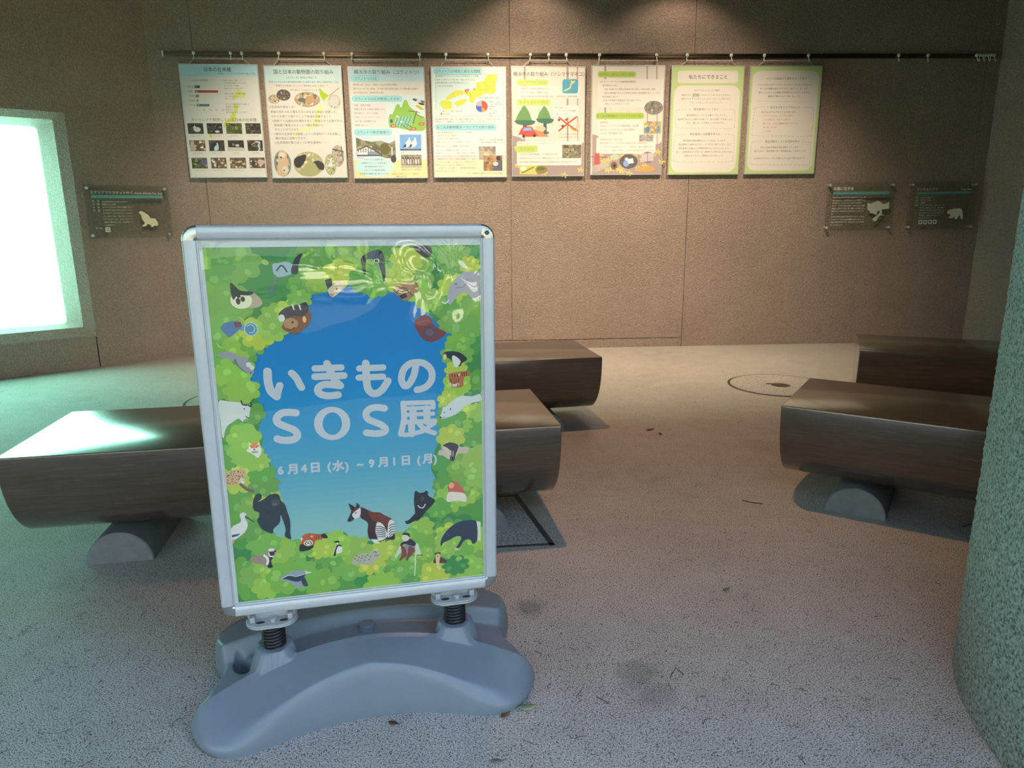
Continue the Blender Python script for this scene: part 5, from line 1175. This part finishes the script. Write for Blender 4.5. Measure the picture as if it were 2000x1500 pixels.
s.rect(335, 708, 620, 735, CREAM); s.t(350, 606, 720, '野生動物について学ぶ', INK2); s.rect(295, 966, 635, 995, CREAM); s.t(308, 620, 980, '野生動物との距離を考える', INK2)
s.done((1342, 1428), (1330, 1440))
s = Sheet(7, [(945, 255), (1692, 255), (1603, 1380), (872, 1398)], 'green-bordered hanging poster of one tall text panel with red lines, rightmost on the rail', 1290, 80)
s.art.poly([(.006, .006), (PWID - .006, .006), (PWID - .006, PHEI - .006), (.006, PHEI - .006)], GB); panel_r(s, .04, .045, .96, .965, .065)
dotbox(s, [(985, 725), (1020, 690), (1280, 685), (1560, 690), (1595, 725), (1580, 950), (1540, 985), (1270, 988), (990, 985), (960, 950)]); dotbox(s, [(955, 1085), (990, 1048), (1260, 1045), (1540, 1046), (1568, 1085), (1560, 1250), (1520, 1288), (1240, 1290), (970, 1290), (940, 1250)])
s.rect(1130, 676, 1475, 706, CREAM); s.rect(1080, 1034, 1470, 1062, CREAM)
s.t(1108, 1525, 390, 'ペットは最後まで責任をもって飼う', INK2); s.t(1150, 1458, 690, '私たちがすぐにできること', INK2); s.t(1095, 1455, 1048, '保全活動をしている団体を知る', INK2)
for y, x0_, x1_, q in ((455, 1020, 1585, 'ペットの中にはアメリカザリガニやミドリガメなどのもともと'), (495, 1045, 1545, '多くの外来種が含まれています。逃がしてしまったり、'), (535, 1030, 1560, '捨てしてしまうと在来種に悪影響を与えるかもしれません。'), (575, 1125, 1460, '最後まで責任をもって飼いましょう。'), (740, 1058, 1412, '私たちにすぐにできることがあります'), (1110, 1048, 1440, '様々な団体や施設が保全活動をしています'), (1150, 980, 1515, '調べてみて、保全活動への一歩を踏み出してみましょう！'), (1226, 975, 1515, 'この先のガラスケースにも紹介しているので見てみよう〜')): s.t(x0_, x1_, y, q, INK2)
for y, x1_, q in ((778, 1385, '・マイボトルなど、マイ〇〇を使う'), (820, 1355, '・ゴミを減らす、きちんと捨てる'), (860, 1435, '・使い切る、公共交通機関を使ったりする'), (900, 1225, '・食べ残しをしない'), (940, 1165, '・ゴミを拾う')): s.t(1062, x1_, y, q, REDI)
s.st([(1000, 625), (1270, 628), (1560, 626)], 3, C(200, 186, 166))
s.done((1493, 1579), (1482, 1591))

NM = ['bar chart poster', 'round photos poster', 'green mountain poster', 'yellow map poster', 'red car poster', 'red mailbox poster', 'title box poster', 'rightmost poster']
for i, hs in enumerate(((379, 473), (545, 633), (688, 819), (871, 953), (1036, 1106), (1171, 1282), (1342, 1428), (1493, 1579))):
    for h_, side in zip(hs, ('left', 'right')): hook(h_, f'white hook at the {side} end of the cord of the {NM[i]}', (.12 if side == 'left' else -.12))
hook(451, 'white hook between the two cord hooks of the bar chart poster'); hook(1072, 'white hook between the two cord hooks of the red car poster')
hook(1755, 'empty white hook alone on the rail, first one right of all posters'); hook(1812, 'empty white hook alone on the rail above the right wall plate')
for k, h_ in enumerate((1907, 1914, 1919, 1924, 1929, 1935, 1941)): hook(h_, ('unused white hook leading the tight cluster at the right rail end, set slightly apart', 'unused white hook second from left in the tight cluster at the rail end', 'unused white hook third from left in the tight cluster at the rail end', 'unused white hook in the middle of the tight cluster at the rail end', 'unused white hook third from right in the tight cluster at the rail end', 'unused white hook second from right in the tight cluster at the rail end', 'unused white hook rightmost of the tight cluster at the rail end')[k], .25 if k % 2 else -.3)

# ------------------------------------------------------------------ clear acrylic information plates
AW, AH = .60, .405
def plate(loc, rz, label, quad, stand_off):
    root = empty('information_plate', loc, rz); tag(root, label, 'information plate')
    m = MB(); m.rings([[(x, y_, z) for x, z in rrect(-AW/2, AW/2, -AH/2, AH/2, .008, 4)] for y_ in (-.004, .004)]); m.build('acrylic_sheet', ACRYL, root)
    for sx in (-1, 1):
        for sz in (-1, 1):
            m = MB(); x, z = sx * (AW/2 - .024), sz * (AH/2 - .024)
            m.rings([[(x + r * math.cos(2*PI*i/16), y_, z + r * math.sin(2*PI*i/16)) for i in range(16)] for r, y_ in ((.011, stand_off), (.011, -.004), (.012, -.004), (.012, -.010), (.009, -.013), (.002, -.0135))])
            m.build('standoff', METAL, root, smooth=True, auto=40)
    Hm = homography(quad, [(0, 0), (AW, 0), (AW, AH), (0, AH)])
    a = Art(lambda x, y, k: (x - AW/2, -.0043 - k, AH/2 - y), 1.5e-5)
    return root, a, Hm
WHT = (.80, .80, .76); TEAL = (.14, .40, .38); CRM = (.80, .78, .66)
PLATES = []
def lines(a, Hm, rows, col, bold=.0):
    for x0_, x1_, y, q in rows:
        u0, v0 = Hm(x0_, y); u1, _ = Hm(x1_, y); a.text(u0, u1, v0, q, col, bold, .05 if len(rows) < 3 and len(q) > 2 else .0145)
ayaw = math.atan2(.633, .774)
p = WA(1.014, -.037, 1.212)
r_, a, Hm = plate(p, ayaw, 'clear plate with a pale fur seal silhouette on the left wall beside the bright window', [(110, 190), (1790, 230), (1890, 1270), (240, 1270)], .036)
def mp(pts): return [Hm(*q) for q in pts]
a.poly(mp([(270, 400), (1690, 420), (1690, 480), (280, 462)]), TEAL)
lines(a, Hm, ((262, 1085, 345, 'ミナミアフリカオットセイ'), (1130, 1680, 368, 'South African Fur Seal')), WHT, .012)
lines(a, Hm, ((480, 1040, 530, 'Arctocephalus pusillus pusillus'), (480, 750, 588, '食肉目 アシカ科'), (490, 1050, 645, '南アフリカからナミビアの海岸にすむ'), (495, 1080, 705, '泳ぎが得意で、魚やイカなどを食べる。大きな'), (505, 1085, 765, '群れで繁殖し、オスは体が大きく、なわばりを'), (510, 1095, 825, 'もつ。前あしを使って陸上を歩くことができ、'), (515, 1098, 885, '水中ではすばやく泳ぐ。毛皮をとるために多く'), (520, 1105, 945, '捕獲され数が減ったが、今は保護されて'), (525, 730, 1005, 'いる動物です。'), (350, 490, 1062, '食べ物')), CRM, .006)
for k in range(4): lines(a, Hm, ((285 + k * 7, 425 + k * 6, 524 + k * 62, ('学　名', '分　類', '分　布', '特　徴')[k]),), CRM, .006)
a.poly(mp([(538, 1045), (635, 1045), (640, 1140), (542, 1140)]), CRM); a.poly(mp([(560, 1068), (612, 1068), (616, 1118), (563, 1118)]), (.25, .27, .24)); a.poly(mp([(568, 1085), (606, 1082), (608, 1100), (570, 1104)]), CRM)
a.poly(catmull(mp([(1205,770),(1225,740),(1265,735),(1330,770),(1400,820),(1440,880),(1520,885),(1570,940),(1590,1000),(1570,1035),(1510,1030),(1490,1055),(1450,1050),(1430,1010),(1370,1000),(1350,1035),(1290,1045),(1265,1030),(1320,980),(1270,900),(1255,830),(1240,795)]), 3, True), (.80, .76, .52))
PLATES.append((a, r_))
x = 3.025
r_, a, Hm = plate((x, yw(x) - .037, 1.205), wyaw(x), 'clear plate with a map-like pale shape on the right part of the back wall', [(182, 190), (1628, 175), (1530, 1150), (110, 1140)], .036)
a.poly(mp([(290, 378), (1475, 368), (1472, 425), (286, 435)]), TEAL)
lines(a, Hm, ((295, 705, 315, '北極に生きる'),), WHT, .02)
lines(a, Hm, tuple((285 - k * 5, (965, 955, 885, 950, 945, 925, 345, 940, 935, 930, 490)[k], 490 + k * 54, q) for k, q in enumerate(('北極の海は一年の大半が氷に閉ざされている。夏', '氷が割れると、その氷の上でくらす動物たちが', '姿を見せる。ホッキョクグマはその代表的な', 'もので、アザラシなどを食べ、氷の上を長い距離', '移動しながらくらす。厚い脂肪と毛が寒さから', '体を守り、水のなかでも平気で泳ぐことができ', 'る。', '近年は地球の温暖化で氷が少なくなり、生き物', 'たちのくらしにも大きな影響が出はじめている。', '北極の自然を守ることは、私たちのくらしを見直', 'すことでもあります。'))), WHT, .010)
a.poly(mp([(1005,595),(1060,615),(1150,590),(1220,550),(1290,580),(1340,625),(1420,605),(1470,580),(1465,715),(1380,725),(1300,735),(1325,780),(1310,830),(1360,833),(1362,848),(1280,852),(1240,890),(1200,960),(1130,965),(1115,915),(1180,870),(1240,820),(1270,790),(1250,750),(1225,770),(1200,835),(1150,830),(1120,800),(1060,810),(1060,770),(1000,720)]), (.62, .66, .55))
PLATES.append((a, r_))
x = 3.75
r_, a, Hm = plate((x, yw(x) - .037, 1.205), wyaw(x), 'clear plate with a small pale polar bear silhouette, rightmost on the back wall', [(630, 50), (1110, 55), (1085, 385), (610, 380)], .036)
a.poly(mp([(675, 122), (1058, 122), (1056, 138), (673, 138)]), TEAL)
lines(a, Hm, ((675, 820, 103, 'ホッキョクグマ'), (985, 1062, 107, 'Polar Bear')), WHT, .014)
lines(a, Hm, tuple((705 - k, (832, 775, 755, 875, 875, 872, 868, 860, 850)[k], 160 + k * 17.5, q) for k, q in enumerate(('Ursus maritimus', '食肉目 クマ科', '北極圏', '氷の上や海辺でくらし、おもにアザラシを', '食べる。泳ぎがとくいで、長い距離を', '移動する。白く見える毛の下の皮ふは', '黒い色をしている。メスは冬に雪の穴で', '子を産み、春になるとともに', '外に出てきます。'))), WHT, .008)
for k in range(4): lines(a, Hm, ((665, 693, 160 + k * 17.5, ('学名', '分類', '分布', '特徴')[k]),), CRM, .006)
for k in range(4):
    x0_ = 697 + k * 34; a.poly(mp([(x0_, 314), (x0_ + 28, 314), (x0_ + 27, 343), (x0_ - 1, 343)]), CRM); a.ell(*Hm(x0_ + 13, 328), .010, .008, (.2, .22, .2))
a.poly(catmull(mp([(895,262),(915,245),(960,240),(992,240),(1005,265),(1010,310),(996,312),(985,285),(968,312),(952,310),(950,290),(936,306),(905,302),(925,282),(902,276)]), 2, True), CRM)
PLATES.append((a, r_))

# ------------------------------------------------------------------ shrubs outside the entrance, mirrored in the cover sheet
g = random.Random(70); m = MB()
for k, (x, y, h) in enumerate(((1.4, -5.5, 2.2), (3.6, -6.2, 2.6), (6.0, -5.2, 2.2), (8.6, -4.2, 2.6), (-1.2, -7.5, 3.0), (-4.2, -7.0, 2.8), (5.2, -9.5, 3.6))):
    m.tube([(x, y, -.02), (x + .05, y, h * .5), (x, y + .05, h * .8)], [.08, .06, .03], 6)
    for _ in range(420):
        t, c = g.uniform(0, 6.28), g.uniform(-1, 1); q = math.sqrt(1 - c * c); rr_ = g.uniform(.6, 1.0)
        P = Vector((x + q * math.cos(t) * h * .42 * rr_, y + q * math.sin(t) * h * .42 * rr_, h * .55 + c * h * .45 * rr_)); L = g.uniform(.08, .18)
        A = Vector((g.uniform(-1, 1), g.uniform(-1, 1), g.uniform(-.4, .4))).normalized() * L; B = Vector((-A.y, A.x, g.uniform(-.05, .05))) * .35
        m.add([P - A, P + B, P + A, P - B], [(0, 1, 2, 3)])
for k in range(13):  # unseen row of tall trees, raised to block the low sky
    x, y, h = -15 + k * 2.5, -12 - g.uniform(0, 2), g.uniform(9, 12)
    m.tube([(x, y, -.02), (x, y, h * .7)], [.15, .08], 6)
    for _ in range(800):
        t, c = g.uniform(0, 6.28), g.uniform(-1, 1); q = math.sqrt(1 - c * c); rr_ = g.uniform(.5, 1.0)
        P = Vector((x + q * math.cos(t) * 2.2 * rr_, y + q * math.sin(t) * 1.6 * rr_, h * .5 + c * h * .5 * rr_)); L = g.uniform(.25, .5)
        A = Vector((g.uniform(-1, 1), g.uniform(-1, 1), g.uniform(-.4, .4))).normalized() * L; B = Vector((-A.y, A.x, g.uniform(-.1, .1))) * .4
        m.add([P - A, P + B, P + A, P - B], [(0, 1, 2, 3)])
tag(m.build('hedge', simple('green_leaves', (.065, .095, .022), .5, 0, .3, .4, 3)), 'green hedge and trees outdoors, mirrored in the stand cover', 'hedge', None, 'stuff')

flush_texts()
SHEET.build('poster_sheet', ART, stand)
for s in SHEETS: s.art.build('printed_sheet', ART, s.root)
for a, r_ in PLATES: a.build('lettering', ART_FLAT, r_)
